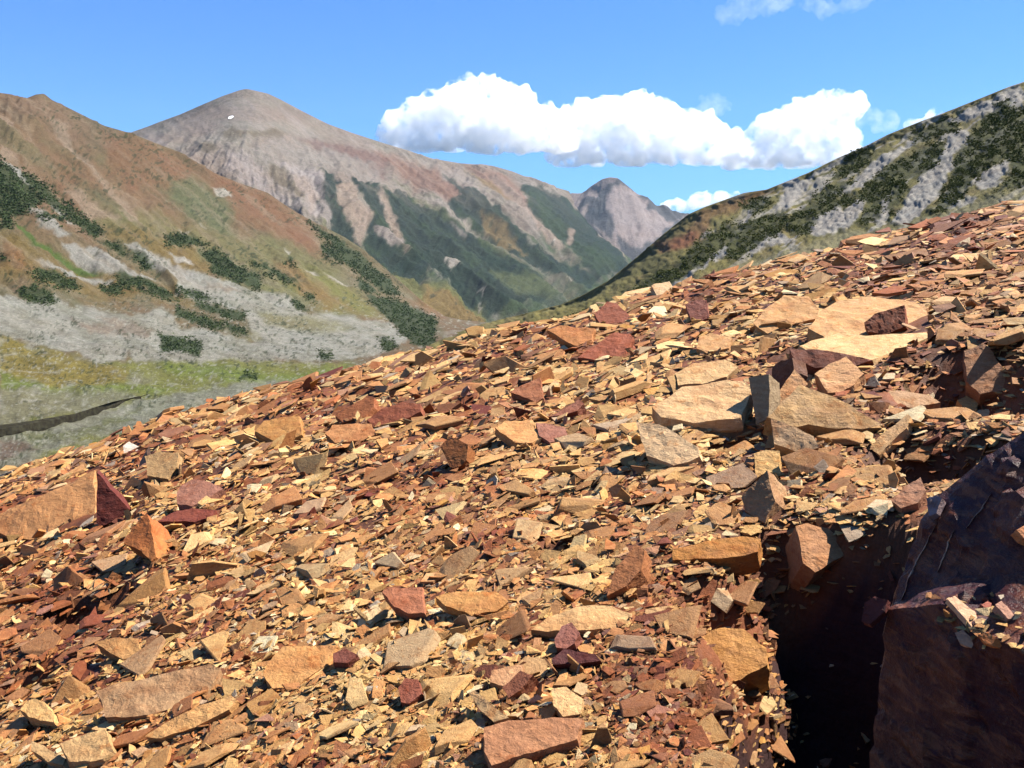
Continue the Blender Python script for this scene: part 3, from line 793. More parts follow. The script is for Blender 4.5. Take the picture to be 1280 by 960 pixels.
nr, nc = 330, 540
yy = np.exp(np.linspace(math.log(1.0), math.log(110), nr))
az = np.linspace(-1.7, 1.8, nc)
GY, AZ = np.meshgrid(yy, az, indexing='ij')
GX = AZ * np.maximum(GY, 3.0)
GZ = ground_z(GX, GY)
idx = np.arange(nr * nc).reshape(nr, nc)
q = np.stack([idx[:-1, :-1], idx[:-1, 1:], idx[1:, 1:], idx[1:, :-1]], -1).reshape(-1, 4)
# --- palette of the rock
TAN, LTAN, CREAM, RUST = (220, 174, 104), (238, 202, 138), (250, 230, 180), (164, 94, 50)
BROWN, MAROON, MAUVE, GREY, OCHRE, ORANGE = (144, 88, 48), (112, 48, 36), (166, 116, 96), (186, 170, 146), (200, 146, 68), (204, 136, 76)
KREF = 0.63
def region_dark(px, py):
    """share of dark rust stones by place on the slope"""
    n = fbm(px / 120, py / 80, 0, 3, 301)
    d = 0.30 + 0.5 * n
    d = d + 0.35 * np.exp(-(((px - 90) / 170) ** 2 + ((py - 760) / 110) ** 2)) + 0.30 * np.exp(-(((px - 1200) / 160) ** 2 + ((py - 440) / 160) ** 2))
    d = d + 0.35 * np.exp(-(((px - 860) / 200) ** 2 + ((py - 860) / 90) ** 2)) - 0.45 * np.exp(-(((px - 490) / 110) ** 2 + ((py - 830) / 70) ** 2)) - .25 * np.exp(-(((px - 860) / 150) ** 2 + ((py - 520) / 100) ** 2))
    d = d + 0.15 * np.exp(-(((px - 480) / 200) ** 2 + ((py - 560) / 80) ** 2))
    return np.clip(d, 0.03, 0.85)
C = np.zeros((nr, nc, 3)) + lin(BROWN, KREF * .45)
nn = smooth(-.3, .4, fbm(GX / .5, GY / .5, 0, 4, 305))[..., None]
C = C + (lin(RUST, KREF) - C) * nn * .6
# the hollow's black shade painted into the ground, in the boulder's wine red tone
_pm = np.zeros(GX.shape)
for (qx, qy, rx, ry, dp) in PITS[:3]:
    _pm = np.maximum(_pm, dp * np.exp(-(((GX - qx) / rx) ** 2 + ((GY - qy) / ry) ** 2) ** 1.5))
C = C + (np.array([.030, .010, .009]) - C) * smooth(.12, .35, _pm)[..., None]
for (qx, qy, rr, hh) in DUST:
    C = C + (lin((232, 186, 120), KREF) - C) * (np.exp(-(((GX - qx) ** 2 + ((GY - qy) * .6) ** 2) / rr ** 2) ** 1.5) * smooth(-.5, .1, fbm(GX / .25, GY / .25, 0, 4, 306)) * .9)[..., None]
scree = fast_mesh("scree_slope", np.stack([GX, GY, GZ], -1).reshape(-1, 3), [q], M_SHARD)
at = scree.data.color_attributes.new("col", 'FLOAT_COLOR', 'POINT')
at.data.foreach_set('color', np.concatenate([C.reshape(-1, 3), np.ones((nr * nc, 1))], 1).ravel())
tag(scree, kind='structure')

# --- a pool of broken stone shapes: a box cut by random planes
def cut_stone(nside, thick, seed, chips=2, concave=False):
    r = random.Random(seed)
    bm = bmesh.new()
    bmesh.ops.create_cube(bm, size=1.0)
    bmesh.ops.scale(bm, vec=(1.5, 1.5, thick), verts=bm.verts)
    def cut(co, no):
        res = bmesh.ops.bisect_plane(bm, geom=bm.verts[:] + bm.edges[:] + bm.faces[:], plane_co=co, plane_no=no, clear_outer=True, dist=1e-5)
        es = [e for e in res['geom_cut'] if isinstance(e, bmesh.types.BMEdge)]
        if es: bmesh.ops.contextual_create(bm, geom=es)
    a0 = r.uniform(0, 6.28)
    asp = r.uniform(.32, .9)
    for i in range(nside):
        a = a0 + 6.283 * i / nside + r.uniform(-.35, .35)
        rad = r.uniform(.34, .52)
        co = Vector((math.cos(a) * rad, math.sin(a) * rad * asp, 0))
        no = Vector((math.cos(a), math.sin(a) / asp, r.uniform(-.55, .55))).normalized()
        cut(co, no)
    for i in range(chips):
        a = r.uniform(0, 6.28)
        s_ = 1 if r.random() < .75 else -1
        no = Vector((math.cos(a) * r.uniform(.15, .8), math.sin(a) * r.uniform(.15, .8), s_)).normalized()
        cut(Vector((math.cos(a) * .22, math.sin(a) * .22 * asp, s_ * thick * .42)), no)
    bmesh.ops.remove_doubles(bm, verts=bm.verts, dist=.004)
    bmesh.ops.recalc_face_normals(bm, faces=bm.faces)
    mx = max(max(abs(v.co.x), abs(v.co.y)) for v in bm.verts) * 2
    for v in bm.verts: v.co /= mx
    return bm
pool = []
for i in range(70):
    bm = cut_stone(random.choice([3, 3, 4, 4, 5]), random.choice([.03, .04, .06, .08, .13]), 100 + i, random.choice([0, 1, 1, 2]))
    bmesh.ops.triangulate(bm, faces=bm.faces)
    bm.verts.ensure_lookup_table()
    pool.append((np.array([v.co[:] for v in bm.verts]), np.array([[v.index for v in f.verts] for f in bm.faces])))
    bm.free()

def frames(n, sigma, steep=0.14, y=None):
    """rotation matrices: stone lying along the slope with random tilt and yaw"""
    up = np.tile(np.array([-.28, -.16, 1.0]) / 1.05, (n, 1))
    yaw = rng.normal(0.55, .8, n)
    yaw = np.where(rng.random(n) < .45, rng.uniform(0, 6.28, n), yaw)
    ta = rng.uniform(0, 6.28, n)
    tl = np.abs(rng.normal(0, sigma, n)) * (1.0 if y is None else 1 - .3 * smooth(14, 30, y))
    st = rng.random(n) < steep * (1.0 if y is None else smooth(34, 14, y))
    tl = np.where(st, rng.uniform(.8, 1.5, n), tl)
    zx = up + np.stack([np.cos(ta) * np.tan(np.minimum(tl, 1.45)), np.sin(ta) * np.tan(np.minimum(tl, 1.45)), 0 * ta], 1)
    zx /= np.linalg.norm(zx, axis=1, keepdims=True)
    xx = np.stack([np.cos(yaw), np.sin(yaw), 0 * yaw], 1)
    xx -= zx * (xx * zx).sum(1, keepdims=True)
    xx /= np.linalg.norm(xx, axis=1, keepdims=True)
    yx = np.cross(zx, xx)
    return np.stack([xx, yx, zx], 2)

def pick_colors(px, py, n):
    dk = region_dark(px, py)
    u_ = rng.random(n)
    dark = u_ < dk
    lights = np.array([lin(c, KREF) for c in (TAN, TAN, LTAN, TAN, TAN, LTAN, CREAM, ORANGE, TAN, OCHRE, ORANGE, GREY, TAN, ORANGE, RUST, LTAN)])
    darks = np.array([lin(c, KREF) for c in (RUST, BROWN, RUST, MAROON, RUST, MAROON, MAUVE, ORANGE, RUST)])
    c = np.where(dark[:, None], darks[rng.integers(0, len(darks), n)], lights[rng.integers(0, len(lights), n)])
    loc = smooth(-.38, .38, fbm(px / 55, py / 34, 0, 4, 311) + (0.5 - dk) * .5)[:, None]
    mean_c = lin(RUST, KREF) * .85 + (lin((228, 180, 112), KREF) - lin(RUST, KREF) * .85) * loc
    c = c + (mean_c - c) * rng.uniform(.05, .7, (n, 1))
    c = c * rng.uniform(.66, 1.25, (n, 1))
    return np.clip(c, 0.01, .85)

# ------------------------------------------------------------------ the big single slabs, each where the photograph has it
SLABS = [
 # zoom, outline of the visible top face, lean azimuth (deg, 0=right 90=away 180=left 270=towards camera), dip, thickness m, colour, label
 ('D', '-40 820 60 775 110 758 315 660 319 740 318 832 200 862 100 892 20 878 -40 850', 258, 40, .50, (196,140,86), "biggest tilted brown slab with a dark end face near the picture's left side"),
 ('D', '321 664 345 690 380 735 430 790 420 815 335 850 321 836', 292, 88, .22, (112,50,38), "dark maroon block added for the shaded right end of the biggest tilted slab"),  # added block, its dark colour stands in for shade on the slab's end
 ('D', '410 905 440 850 488 806 500 830 520 950 505 965 470 930', 250, 50, .28, (190,120,62), "orange wedge standing on edge just below the biggest tilted slab"),
 ('F', '60 382 120 345 190 300 218 312 215 345 180 390 90 408', 250, 38, .25, (160,96,54), "brown ribbed slab with split layers on the upper left crest, first of two"),
 ('F', '188 398 250 355 330 328 400 335 402 368 340 395 300 420 215 428', 250, 35, .22, (150,84,54), "long rust slab with a black undercut, beside the brown ribbed slab"),
 ('F', '20 455 50 420 150 410 205 415 225 455 170 480 60 492', 265, 26, .12, (190,132,80), "flat orange tan slab below the brown ribbed slab"),
 ('F', '762 290 800 262 880 228 893 310 868 326', 255, 30, .10, (170,108,70), "thin rust plate with a serrated lower edge near the middle of the crest"),
 ('F', '908 388 950 370 1035 318 1058 335 1030 362 975 378', 260, 30, .16, (158,100,74), "leaning plate with a dark red broken end in the upper middle"),
 ('F', '1030 150 1080 110 1180 48 1240 55 1252 70 1210 152 1100 160', 258, 34, .25, (166,92,60), "reddish brown slab rising on the crest above the leaning plate"),
 ('F', '910 40 960 20 1100 35 1085 75 1030 105 985 85', 262, 30, .18, (192,128,72), "orange slab on the crest next to the reddish brown slab"),
 ('E', '478 152 510 110 570 68 640 72 672 110 660 140 565 168 520 182', 262, 26, .30, (206,156,98), "large smooth tan slab high on the scree, left of two"),
 ('E', '640 168 672 120 725 88 830 70 920 82 985 100 1018 165 930 188 800 212 700 205', 262, 20, .25, (212,162,104), "widest smooth tan slab high on the scree, right of two"),
 ('E', '818 178 806 150 838 124 926 98 930 160 872 185', 240, 55, .28, (150,82,46), "rust red block standing on the widest smooth tan slab"),
 ('E', '672 182 700 165 745 172 742 192 690 196', 262, 42, .12, (150,90,60), "small rust stone lying on the joint between the two tan slabs"),
 ('E', '612 222 740 178 810 190 990 178 1000 192 920 225 830 262 700 250', 265, 14, .18, (226,184,124), "cream slab shelf below the rust red block"),
 ('E', '585 225 700 232 830 262 740 290 660 282 600 262', 255, 48, .25, (130,74,50), "dark brown layered slab edge under the cream shelf"),
 ('E', '178 402 225 372 270 340 400 320 455 328 474 348 462 385 440 432 300 450 205 430', 250, 24, .26, (220,178,124), "broad pale tan slab left of the upright grey slab"),
 ('E', '130 442 200 450 262 485 312 515 318 542 290 560 240 572 160 540', 240, 40, .42, (232,192,140), "smooth cream block below the broad pale tan slab"),
 ('E', '245 300 300 268 395 258 434 280 400 310 330 330 255 335', 262, 26, .18, (216,176,120), "pale slab above the broad pale tan slab"),
 ('E', '318 190 350 180 415 195 405 225 340 240 310 225', 262, 26, .14, (206,156,100), "tan plate high above the pale slabs, near the crest"),
 ('E', '464 312 500 306 524 302 527 345 524 432 488 452 478 400', 230, 72, .20, (164,140,104), "upright grey brown slab at the centre of the boulder cluster"),
 ('E', '535 282 560 262 592 254 598 292 572 345 546 376 526 350', 205, 74, .18, (116,74,48), "dark brown slab standing beside the upright grey slab"),
 ('E', '548 400 556 350 600 288 640 332 600 372 560 405', 262, 50, .12, (222,166,110), "smooth orange tan triangle behind the big leaning plate"),
 ('E', '520 432 560 385 618 330 700 362 760 392 862 452 800 465 720 462 640 452 600 462', 268, 44, .20, (190,150,96), "big leaning tan plate in the centre of the boulder cluster"),
 ('E', '530 432 600 458 656 488 672 520 628 542 580 522 540 510', 255, 52, .20, (196,156,110), "grey tan plate propped at the foot of the big leaning plate"),
 ('E', '660 302 700 275 752 250 770 268 806 300 775 335 738 356 700 358', 248, 34, .30, (226,172,116), "bright angular block on top of the boulder cluster"),
 ('E', '1102 232 1160 210 1190 240 1226 300 1225 350 1150 362 1110 322', 250, 50, .26, (178,124,80), "brown tan slab leaning beside black hollows near the right side"),
 ('E', '832 395 862 350 930 352 1002 366 1032 386 950 402', 268, 22, .34, (182,140,96), "flat topped slab with a thick red front edge"),
 ('E', '820 520 850 490 935 420 944 428 932 462 900 490 852 542', 228, 38, .20, (224,178,120), "bright narrow slab bridging a dark gap below the flat topped slab"),
 ('E', '480 538 515 528 555 530 558 598 520 592 484 612', 255, 38, .30, (222,176,108), "pale topped upright stone below the boulder cluster"),
 ('E', '443 668 480 625 520 588 542 680 512 744 452 708', 232, 62, .30, (186,148,104), "grey tan face leaning under the pale topped upright stone"),
 ('H', '322 235 360 225 420 240 490 298 470 322 420 350 382 372 345 345 338 300', 285, 48, .40, (190,134,86), "tan faced boulder with a dark red left side above the black hollow"),
 ('H', '18 602 40 568 72 545 110 538 168 542 234 600 238 650 150 700 98 700', 255, 34, .22, (200,142,74), "orange crusted stone with pale flecks left of the black hollow"),
 ('E', '238 822 330 800 440 782 500 790 490 830 380 850 240 852', 262, 30, .16, (188,128,60), "ochre banded slab lying left of the tan faced boulder"),
 ('H', '610 158 650 115 698 88 714 128 690 165 640 182', 238, 36, .14, (182,128,92), "pinkish tan slab above the tip of the long black shadow"),
 ('E', '1082 380 1110 366 1146 384 1140 410 1112 420', 262, 36, .18, (216,166,100), "small yellow tan stone in the gap right of the flat topped slab"),
 ('C', '252 612 262 606 302 600 311 615 308 638 268 640', 285, 52, .22, (226,190,140), "cream stone perched alone on the skyline of the crest"),
 ('C', '345 662 372 652 404 650 412 700 380 712 362 710', 255, 50, .30, (156,96,76), "rust block on the crest right of the perched cream stone"),
 ('C', '95 690 130 655 158 660 190 692 195 712 110 718', 262, 40, .30, (160,92,64), "rust slab on the crest left of the perched cream stone"),
 ('G', '368 622 420 600 480 582 640 552 800 518 842 540 826 568 790 622 760 650 680 680 600 708 480 725 400 722', 262, 24, .12, (178,140,98), "long mottled grey tan slab in the lower left"),
 ('G', '550 792 620 745 760 680 880 638 900 652 872 690 740 760 620 802', 255, 30, .10, (212,160,98), "narrow bright slab under the long mottled slab"),
 ('G', '1000 552 1040 490 1075 450 1180 446 1285 448 1240 520 1130 602 1040 610', 262, 22, .10, (206,150,88), "orange tan slab sprinkled with pale grit in the lower left"),
 ('G', '75 690 100 660 132 648 170 665 205 705 206 742 160 735 110 720', 255, 26, .07, (218,172,108), "smooth yellow tan stone near the lower left corner"),
 ('G', '360 432 430 418 520 420 532 470 505 492 468 502 420 478', 262, 26, .10, (188,140,84), "ochre tan stone beside a black gap in the left half"),
 ('G', '225 822 300 790 400 768 432 850 390 880 345 892 262 890', 262, 26, .08, (200,160,106), "pale slab at the bottom edge in the lower left"),
 ('G', '120 810 170 830 250 880 240 905 180 890 120 850', 262, 30, .06, (206,166,112), "slim pale stone touching the pale slab at the bottom edge"),
 ('D', '588 735 600 715 640 690 700 700 745 722 700 752 640 782 590 772', 262, 26, .14, (164,112,88), "mauve brown flat slab right of the biggest tilted slab"),
 ('D', '525 830 580 800 640 788 720 792 705 815 650 832', 268, 24, .12, (132,66,46), "dark red thin slab in front of the mauve brown slab"),
 ('D', '850 530 880 495 940 485 1000 482 1008 545 960 560 905 558', 262, 24, .16, (186,134,72), "ochre slab on the upper left scree"),
 ('D', '482 615 530 600 595 600 590 650 560 690 490 680', 262, 34, .16, (176,140,92), "olive tan stone behind the biggest tilted slab"),
 ('D', '410 580 430 565 470 585 462 605 412 612', 280, 40, .14, (232,218,196), "small white stone with a black left edge on the far left scree"),
 ('F', '480 510 500 482 540 470 592 500 585 560 560 585 522 592', 250, 60, .16, (158,98,48), "upright brown stone standing alone in the middle of the scree"),
 ('F', '700 432 740 405 850 400 882 470 850 492 780 492', 265, 18, .10, (214,158,96), "smooth orange tan slab in the middle of the upper scree"),
 ('F', '862 410 900 412 980 430 992 462 960 482 920 492 875 460', 265, 20, .10, (168,112,88), "mauve slab touching the smooth orange tan slab"),
 ('M', '160 165 190 150 300 150 308 240 250 240 200 215', 262, 24, .06, (178,112,76), "rust pink slab in the lower middle"),
 ('M', '345 185 420 165 560 165 600 200 560 235 470 250 380 215', 262, 20, .06, (202,148,84), "long ochre slab beside the rust pink slab"),
 ('M', '680 298 740 250 850 215 960 215 1030 240 1010 285 880 300 740 305', 262, 20, .08, (214,170,112), "ridged pale slab in the lower middle above the dark shards"),
 ('M', '760 330 785 285 820 272 848 310 830 345 800 365 765 360', 255, 34, .06, (168,110,92), "mauve oval stone propped on the ridged pale slab"),
 ('M', '750 400 790 365 900 382 920 405 840 418 755 420', 262, 40, .06, (96,46,40), "glossy maroon splinter slab in the lower middle"),
 ('M', '515 640 600 612 760 600 860 602 840 680 700 720 540 770 515 720', 265, 18, .10, (176,122,82), "striped brown and cream slab at the bottom centre"),
 ('M', '748 505 800 495 860 540 850 590 790 600 755 560', 262, 24, .07, (232,188,128), "cream stone above the striped slab"),
 ('M', '462 520 480 508 520 540 600 605 548 618 500 575', 238, 40, .07, (212,170,116), "tan splinter with a long black gap along its side"),
 ('M', '578 500 640 440 685 455 640 510 600 535', 240, 42, .07, (150,90,60), "small brown prism lying across the tan splinter's gap"),
 ('M', '216 500 240 465 285 470 300 520 255 555 225 550', 262, 34, .06, (150,84,60), "rust square stone on the pale gritty patch"),
 ('M', '540 440 600 425 650 420 640 470 580 495 535 480', 262, 24, .06, (202,150,104), "tan flat stone above the small brown prism"),
 ('M', '940 180 970 90 1040 0 1075 20 1060 90 1010 145', 240, 40, .10, (176,112,64), "long orange brown slab pointing up slope in the lower right half"),
 ('M', '-10 380 30 362 75 385 40 415 -10 412', 262, 30, .06, (134,76,58), "maroon flat stone left of the pale gritty patch"),
]
GROUP_SLABS = "large slabs lying on the scree slope"
def vnz(v, f, s): return float(vnoise(v[0] * f, v[1] * f, v[2] * f, s))
hero_polys = []
def rough_slab(verts, n, thick, color, name, label, cat, group, seed, cuts=3, amp=1.0, rings=3, gloss=False, extrude=None):
    r = random.Random(seed)
    verts = [Vector(v) for v in verts]
    cen = sum(verts, Vector()) / len(verts)
    n = Vector(n).normalized()
    size = max((v - cen).length for v in verts)
    base = cen - n * thick * .5
    # finer, slightly broken outline
    out = []
    for i, a in enumerate(verts):
        b = verts[(i + 1) % len(verts)]
        out.append(a)
        L = (b - a).length
        inw = (cen - (a + b) / 2); inw -= n * inw.dot(n)
        if inw.length > 0: inw.normalize()
        k = max(1, int(L / (size * .22)))
        for j in range(1, k):
            out.append(a.lerp(b, (j + r.uniform(-.25, .25)) / k) + inw * r.uniform(-.012, .035) * size)
    bm = bmesh.new()
    levels = [[bm.verts.new(v - base) for v in out]]
    e = extrude if extrude is not None else -n
    N = len(out)
    for k in range(1, rings + 1):
        d = thick * (k / rings) * r.uniform(.85, 1.1)
        lev = []
        off = r.uniform(-.03, .05) * size
        for i, v in enumerate(out):
            o_ = (v - cen); o_ -= n * o_.dot(n)
            if o_.length: o_.normalize()
            lev.append(bm.verts.new(v + e * d + o_ * (off + r.uniform(-.02, .02) * size) - base))
        levels.append(lev)
    bm.faces.new(levels[0])
    bm.faces.new(levels[-1][::-1])
    for a, b in zip(levels, levels[1:]):
        for i in range(N):
            bm.faces.new((a[i], b[i], b[(i + 1) % N], a[(i + 1) % N]))
    bmesh.ops.recalc_face_normals(bm, faces=bm.faces)
    bmesh.ops.triangulate(bm, faces=[f for f in bm.faces if len(f.verts) > 4])
    for _ in range(cuts):
        L = size * (.30 if _ == 0 else .16 if _ == 1 else .10)
        es = [e_ for e_ in bm.edges if e_.calc_length() > L]
        if len(bm.faces) > 3500 or not es: break
        bmesh.ops.subdivide_edges(bm, edges=es, cuts=1)
        bmesh.ops.triangulate(bm, faces=[f for f in bm.faces if len(f.verts) > 4])
    ax = Vector((n.y, -n.x, 0)); ax = ax.normalized() if ax.length > .01 else Vector((1, 0, 0))
    ay = n.cross(ax)
    VV = np.array([(v.co)[:] for v in bm.verts])
    U = VV @ np.array(ax) / size; W = VV @ np.array(ay) / size; Zt = VV @ np.array(n) / size
    s0 = seed * 3.7
    q_ = fbm(U * 1.6 + s0, W * 1.6, Zt * 1.6, 3, 401)
    terr = np.round(q_ * 5) / 5 * .75 + q_ * .25          # chipped terraces along the bedding
    disp = (terr * .045 + .012 * fbm(U * 9 + s0, W * 9, Zt * 20, 3, 402)) * size * amp
    side = np.stack([fbm(U * 5 + s0, W * 5, Zt * 14, 3, 403), fbm(U * 5 + s0, W * 5, Zt * 14, 3, 404), fbm(U * 5, W * 5 + s0, Zt * 14, 3, 405)], 1) * .022 * size * amp
    VV = VV + np.array(n)[None] * disp[:, None] + side
    for v, c_ in zip(bm.verts, VV): v.co = c_
    me = bpy.data.meshes.new(name)
    bm.to_mesh(me); bm.free()
    me.materials.append(M_STONE)
    o = bpy.data.objects.new(name, me)
    COL.objects.link(o)
    o.location = base
    o.color = tuple(np.clip(lin(color, 0.68), 0, .85)) + (1,)
    tag(o, label, cat, group, 'thing')
    return o

for i, (key, s, la, dip, th, colr, label) in enumerate(SLABS):
    dip *= .85
    poly = Z(key, s)
    hero_polys.append(poly)
    low = poly[np.argmax(poly[:, 1])]
    P0 = hit(low[0], low[1], 0.045)
    nrm = np.array([math.cos(R(la)) * math.sin(R(dip)) - .12, math.sin(R(la)) * math.sin(R(dip)), math.cos(R(dip))])
    nrm /= np.linalg.norm(nrm)
    r_ = rays(poly[:, 0], poly[:, 1])
    den = r_ @ nrm
    den = np.where(den > -0.05, -0.05, den)
    for _try in range(30):
        t_ = (P0 @ nrm) / den
        t_ = np.clip(t_, t_.min(), P0[1] * 1.5)
        q_ = r_ * t_[:, None]
        if np.percentile(q_[:, 2] - ground_z(q_[:, 0], q_[:, 1]), 30) > .03: break
        P0 = P0 * .988
    rough_slab(r_ * t_[:, None], nrm, th * 1.0, colr, "rock_slab", label, "rock slab", GROUP_SLABS, i + 1, cuts=3)

# ------------------------------------------------------------------ the great dark boulder at the lower right, throwing the black shadow
def PT(px, py, d): return Vector(at_dist(px, py, d))
bm = bmesh.new()
A = [PT(1106, 985, 2.60), PT(1104, 850, 2.64)]
Fr = [PT(1113, 764, 2.68), PT(1190, 754, 2.54), PT(1236, 800, 2.40), PT(1290, 814, 2.32), PT(1350, 826, 2.26)]
Lg = [PT(1115, 750, 2.82), PT(1188, 734, 2.72), PT(1240, 728, 2.66), PT(1290, 716, 2.62), PT(1350, 702, 2.58)]
A2 = [PT(1350, 1010, 2.18), PT(1290, 1000, 2.28)]
B = [PT(1130, 700, 2.93), PT(1172, 626, 3.02), PT(1225, 585, 3.02), PT(1290, 537, 3.02), PT(1350, 500, 3.0)]
va, vf, vl, v2 = [[bm.verts.new(v) for v in q] for q in (A, Fr, Lg, A2)]
vb = [bm.verts.new(v) for v in B]
vback = [bm.verts.new(v + Vector((.35, .75, -1.3))) for v in B]
lowv = [bm.verts.new(A[0] + Vector((.05, .15, -1.0))), bm.verts.new(A2[0] + Vector((0, .1, -1.0)))]
bm.faces.new([va[0], va[1]] + vf + v2)
for i in range(4): bm.faces.new([vf[i], vl[i], vl[i + 1], vf[i + 1]])
bm.faces.new([vl[0]] + vb + vl[:0:-1])
for i in range(4): bm.faces.new([vb[i], vback[i], vback[i + 1], vb[i + 1]])
bm.faces.new([vb[0], vl[0], vf[0], va[1], va[0], lowv[0], vback[0]])
bm.faces.new([vb[4], vback[4], lowv[1], v2[0], vf[4], vl[4]])
bm.faces.new([va[0], v2[1], v2[0], lowv[1], lowv[0]])
bm.faces.new([lowv[0], lowv[1], vback[4], vback[3], vback[2], vback[1], vback[0]])
A = A + [Lg[0]]
bmesh.ops.recalc_face_normals(bm, faces=bm.faces)
bmesh.ops.triangulate(bm, faces=bm.faces)
rb = random.Random(5)
for (co, no) in ((PT(1150, 660, 2.97), (-.75, -.5, .55)), (PT(1128, 745, 2.80), (-.8, -.55, .2)), (PT(1108, 800, 2.63), (-.75, -.62, .3)), (PT(1205, 603, 3.0), (-.35, -.5, .85)), (PT(1260, 640, 2.86), (-.12, -.86, .52))):
    no = Vector(no).normalized()
    res = bmesh.ops.bisect_plane(bm, geom=bm.verts[:] + bm.edges[:] + bm.faces[:], plane_co=co - no * .02, plane_no=no, clear_outer=False, dist=1e-5)
bmesh.ops.triangulate(bm, faces=bm.faces)
for L in (.45, .25, .14, .08, .05, .035):
    bmesh.ops.subdivide_edges(bm, edges=[e for e in bm.edges if e.calc_length() > L], cuts=1)
    bmesh.ops.triangulate(bm, faces=[f for f in bm.faces if len(f.verts) > 3])
c0 = Vector(A[2])
VV = np.array([v.co[:] for v in bm.verts])
nn = np.array([v.normal[:] for v in bm.verts])
bm.normal_update()
nn = np.array([v.normal[:] for v in bm.verts])
q_ = ridged(VV[:, 0] * 1.6 + VV[:, 2] * 1.2, VV[:, 1] * 1.6, VV[:, 2] * 2.4, 4, 501)
cr = fbm((VV[:, 0] - VV[:, 2]) * 2.2, VV[:, 1] * 2, VV[:, 2] * 5, 4, 502)
VV = VV + nn * (.020 * np.round(q_ * 3) / 3 + .045 * np.round(3.2 * fbm((VV[:, 0] + .6 * VV[:, 2]) * 3.1, VV[:, 1] * 3.1, (VV[:, 2] - .4 * VV[:, 0]) * 1.5, 2, 507)) / 3.2 + .012 * cr + .012 * fbm(VV[:, 0] * 14, VV[:, 1] * 14, VV[:, 2] * 14, 3, 503))[:, None]
for v, c_ in zip(bm.verts, VV): v.co = Vector(c_) - c0
me = bpy.data.meshes.new("dark_boulder")
bm.to_mesh(me); bm.free()
t = NT("dark_wet_rock")
vec = t.new("ShaderNodeTexCoord").outputs['Object']
big = t.noise(vec, 2.4, 5, .65, .8)
mid = t.noise(vec, 9, 6, .7, .6)
vein = t.noise(vec, 3.2, 6, .62, 2.2, 'RIDGED_MULTIFRACTAL')
fine = t.noise(vec, 50, 5, .7)
c = t.mix(t.ramp(big, .42, .6), (0.034, 0.005, 0.006), (0.085, 0.021, 0.009))
c = t.mix(t.ramp(mid, .5, .68, 0, .8), c, (0.022, 0.006, 0.016))
c = t.mix(t.ramp(mid, .66, .74, 0, .5), c, (0.14, 0.06, 0.025))
mp = t.new("ShaderNodeMapping")
mp.inputs['Rotation'].default_value = (.5, -.7, .3)
mp.inputs['Scale'].default_value = (1.2, 3.0, 11)
t.put(mp.inputs['Vector'], vec)
lay = t.noise(mp.outputs[0], 2.6, 7, .72, .5)
c = t.mix(t.ramp(lay, .50, .60, 0, .75), c, (0.15, 0.048, 0.020))
c = t.mix(t.ramp(lay, .44, .36, 0, .7), c, (0.020, 0.007, 0.010))
c = t.mix(t.ramp(lay, .665, .68, 0, .7), c, (0.30, 0.16, 0.08))
c = t.mix(t.ramp(fine, .58, .7, 0, .35), c, (0.22, 0.13, 0.07))
t.put(t.b.inputs['Base Color'], c)
t.put(t.b.inputs['Roughness'], t.ramp(mid, .3, .7, .30, .5))
t.b.inputs['Specular IOR Level'].default_value = 0.20
t.bump(t.math('ADD', mid, t.math('ADD', t.math('MULTIPLY', fine, .5), t.math('ADD', t.math('MULTIPLY', big, .8), t.math('MULTIPLY', lay, 1.2)))), .7, .025)
me.materials.append(t.m)
M_DARK = t.m
boulder = bpy.data.objects.new("dark_boulder", me)
COL.objects.link(boulder)
boulder.location = c0
tag(boulder, "huge dark wine red boulder with a purplish top beside the black hollow", "boulder")
from mathutils.bvhtree import BVHTree
bvh = BVHTree.FromPolygons([(v.co + c0)[:] for v in me.vertices], [list(p.vertices) for p in me.polygons])
t = NT("quartz_vein")
t.put(t.b.inputs['Base Color'], t.mix(t.ramp(t.noise(t.new("ShaderNodeTexCoord").outputs['Object'], 30, 5, .7), .4, .6), (0.16, 0.08, 0.05), (0.32, 0.20, 0.13)))
t.b.inputs['Roughness'].default_value = .7
for line, wpx in (('748 225 722 270 690 330 662 390 650 430 640 455', 4), ('800 245 780 285 765 330 748 372', 4.5), ('912 135 885 175 860 205 835 240', 4)) if True else (('748 225 722 270 690 330 662 390 650 430 640 455', 5), ('805 180 790 195 770 205', 8), ('800 245 780 285 765 330 748 372', 6), ('912 135 885 175 860 205 835 240', 4), ('630 610 630 700 628 800 622 850', 3), ('735 690 765 750 800 810', 4), ('1000 200 960 240 930 262', 3), ('700 440 690 455 668 470', 4)):
    pts = Z('H', line)
    tt_ = np.linspace(0, len(pts) - 1, len(pts) * 7)
    qx = np.interp(tt_, range(len(pts)), pts[:, 0]) + 2.0 * fbm(tt_ * 2.2, 0 * tt_, 0, 3, 31)
    qy = np.interp(tt_, range(len(pts)), pts[:, 1])
    Vt, ok_ = [], True
    for j, (a, b) in enumerate(zip(qx, qy)):
        w = wpx * .41 * 1.1 * (1.15 - abs(2 * j / (len(qx) - 1) - 1)) * (1 + .5 * vnz((a, b, 0), .2, 9))
        trio = []
        for dx_, up_ in ((-w, -.004), (0, .006), (w, -.004)):
            d_ = Vector(rays(a + dx_, b)).normalized()
            loc, no_, _i, _d = bvh.ray_cast(Vector((0, 0, 0)), d_)
            if loc is None: ok_ = False; break
            trio.append(loc - d_ * up_ if up_ > 0 else loc + d_ * .004)
        if not ok_: break
        Vt += [v - c0 for v in trio]
    m_ = len(Vt) // 3
    if m_ < 3: continue
    F = []
    for j in range(m_ - 1):
        F += [(3 * j, 3 * j + 1, 3 * j + 4, 3 * j + 3), (3 * j + 1, 3 * j + 2, 3 * j + 5, 3 * j + 4)]
    mesh_obj("quartz_vein", Vt, F, t.m, boulder)
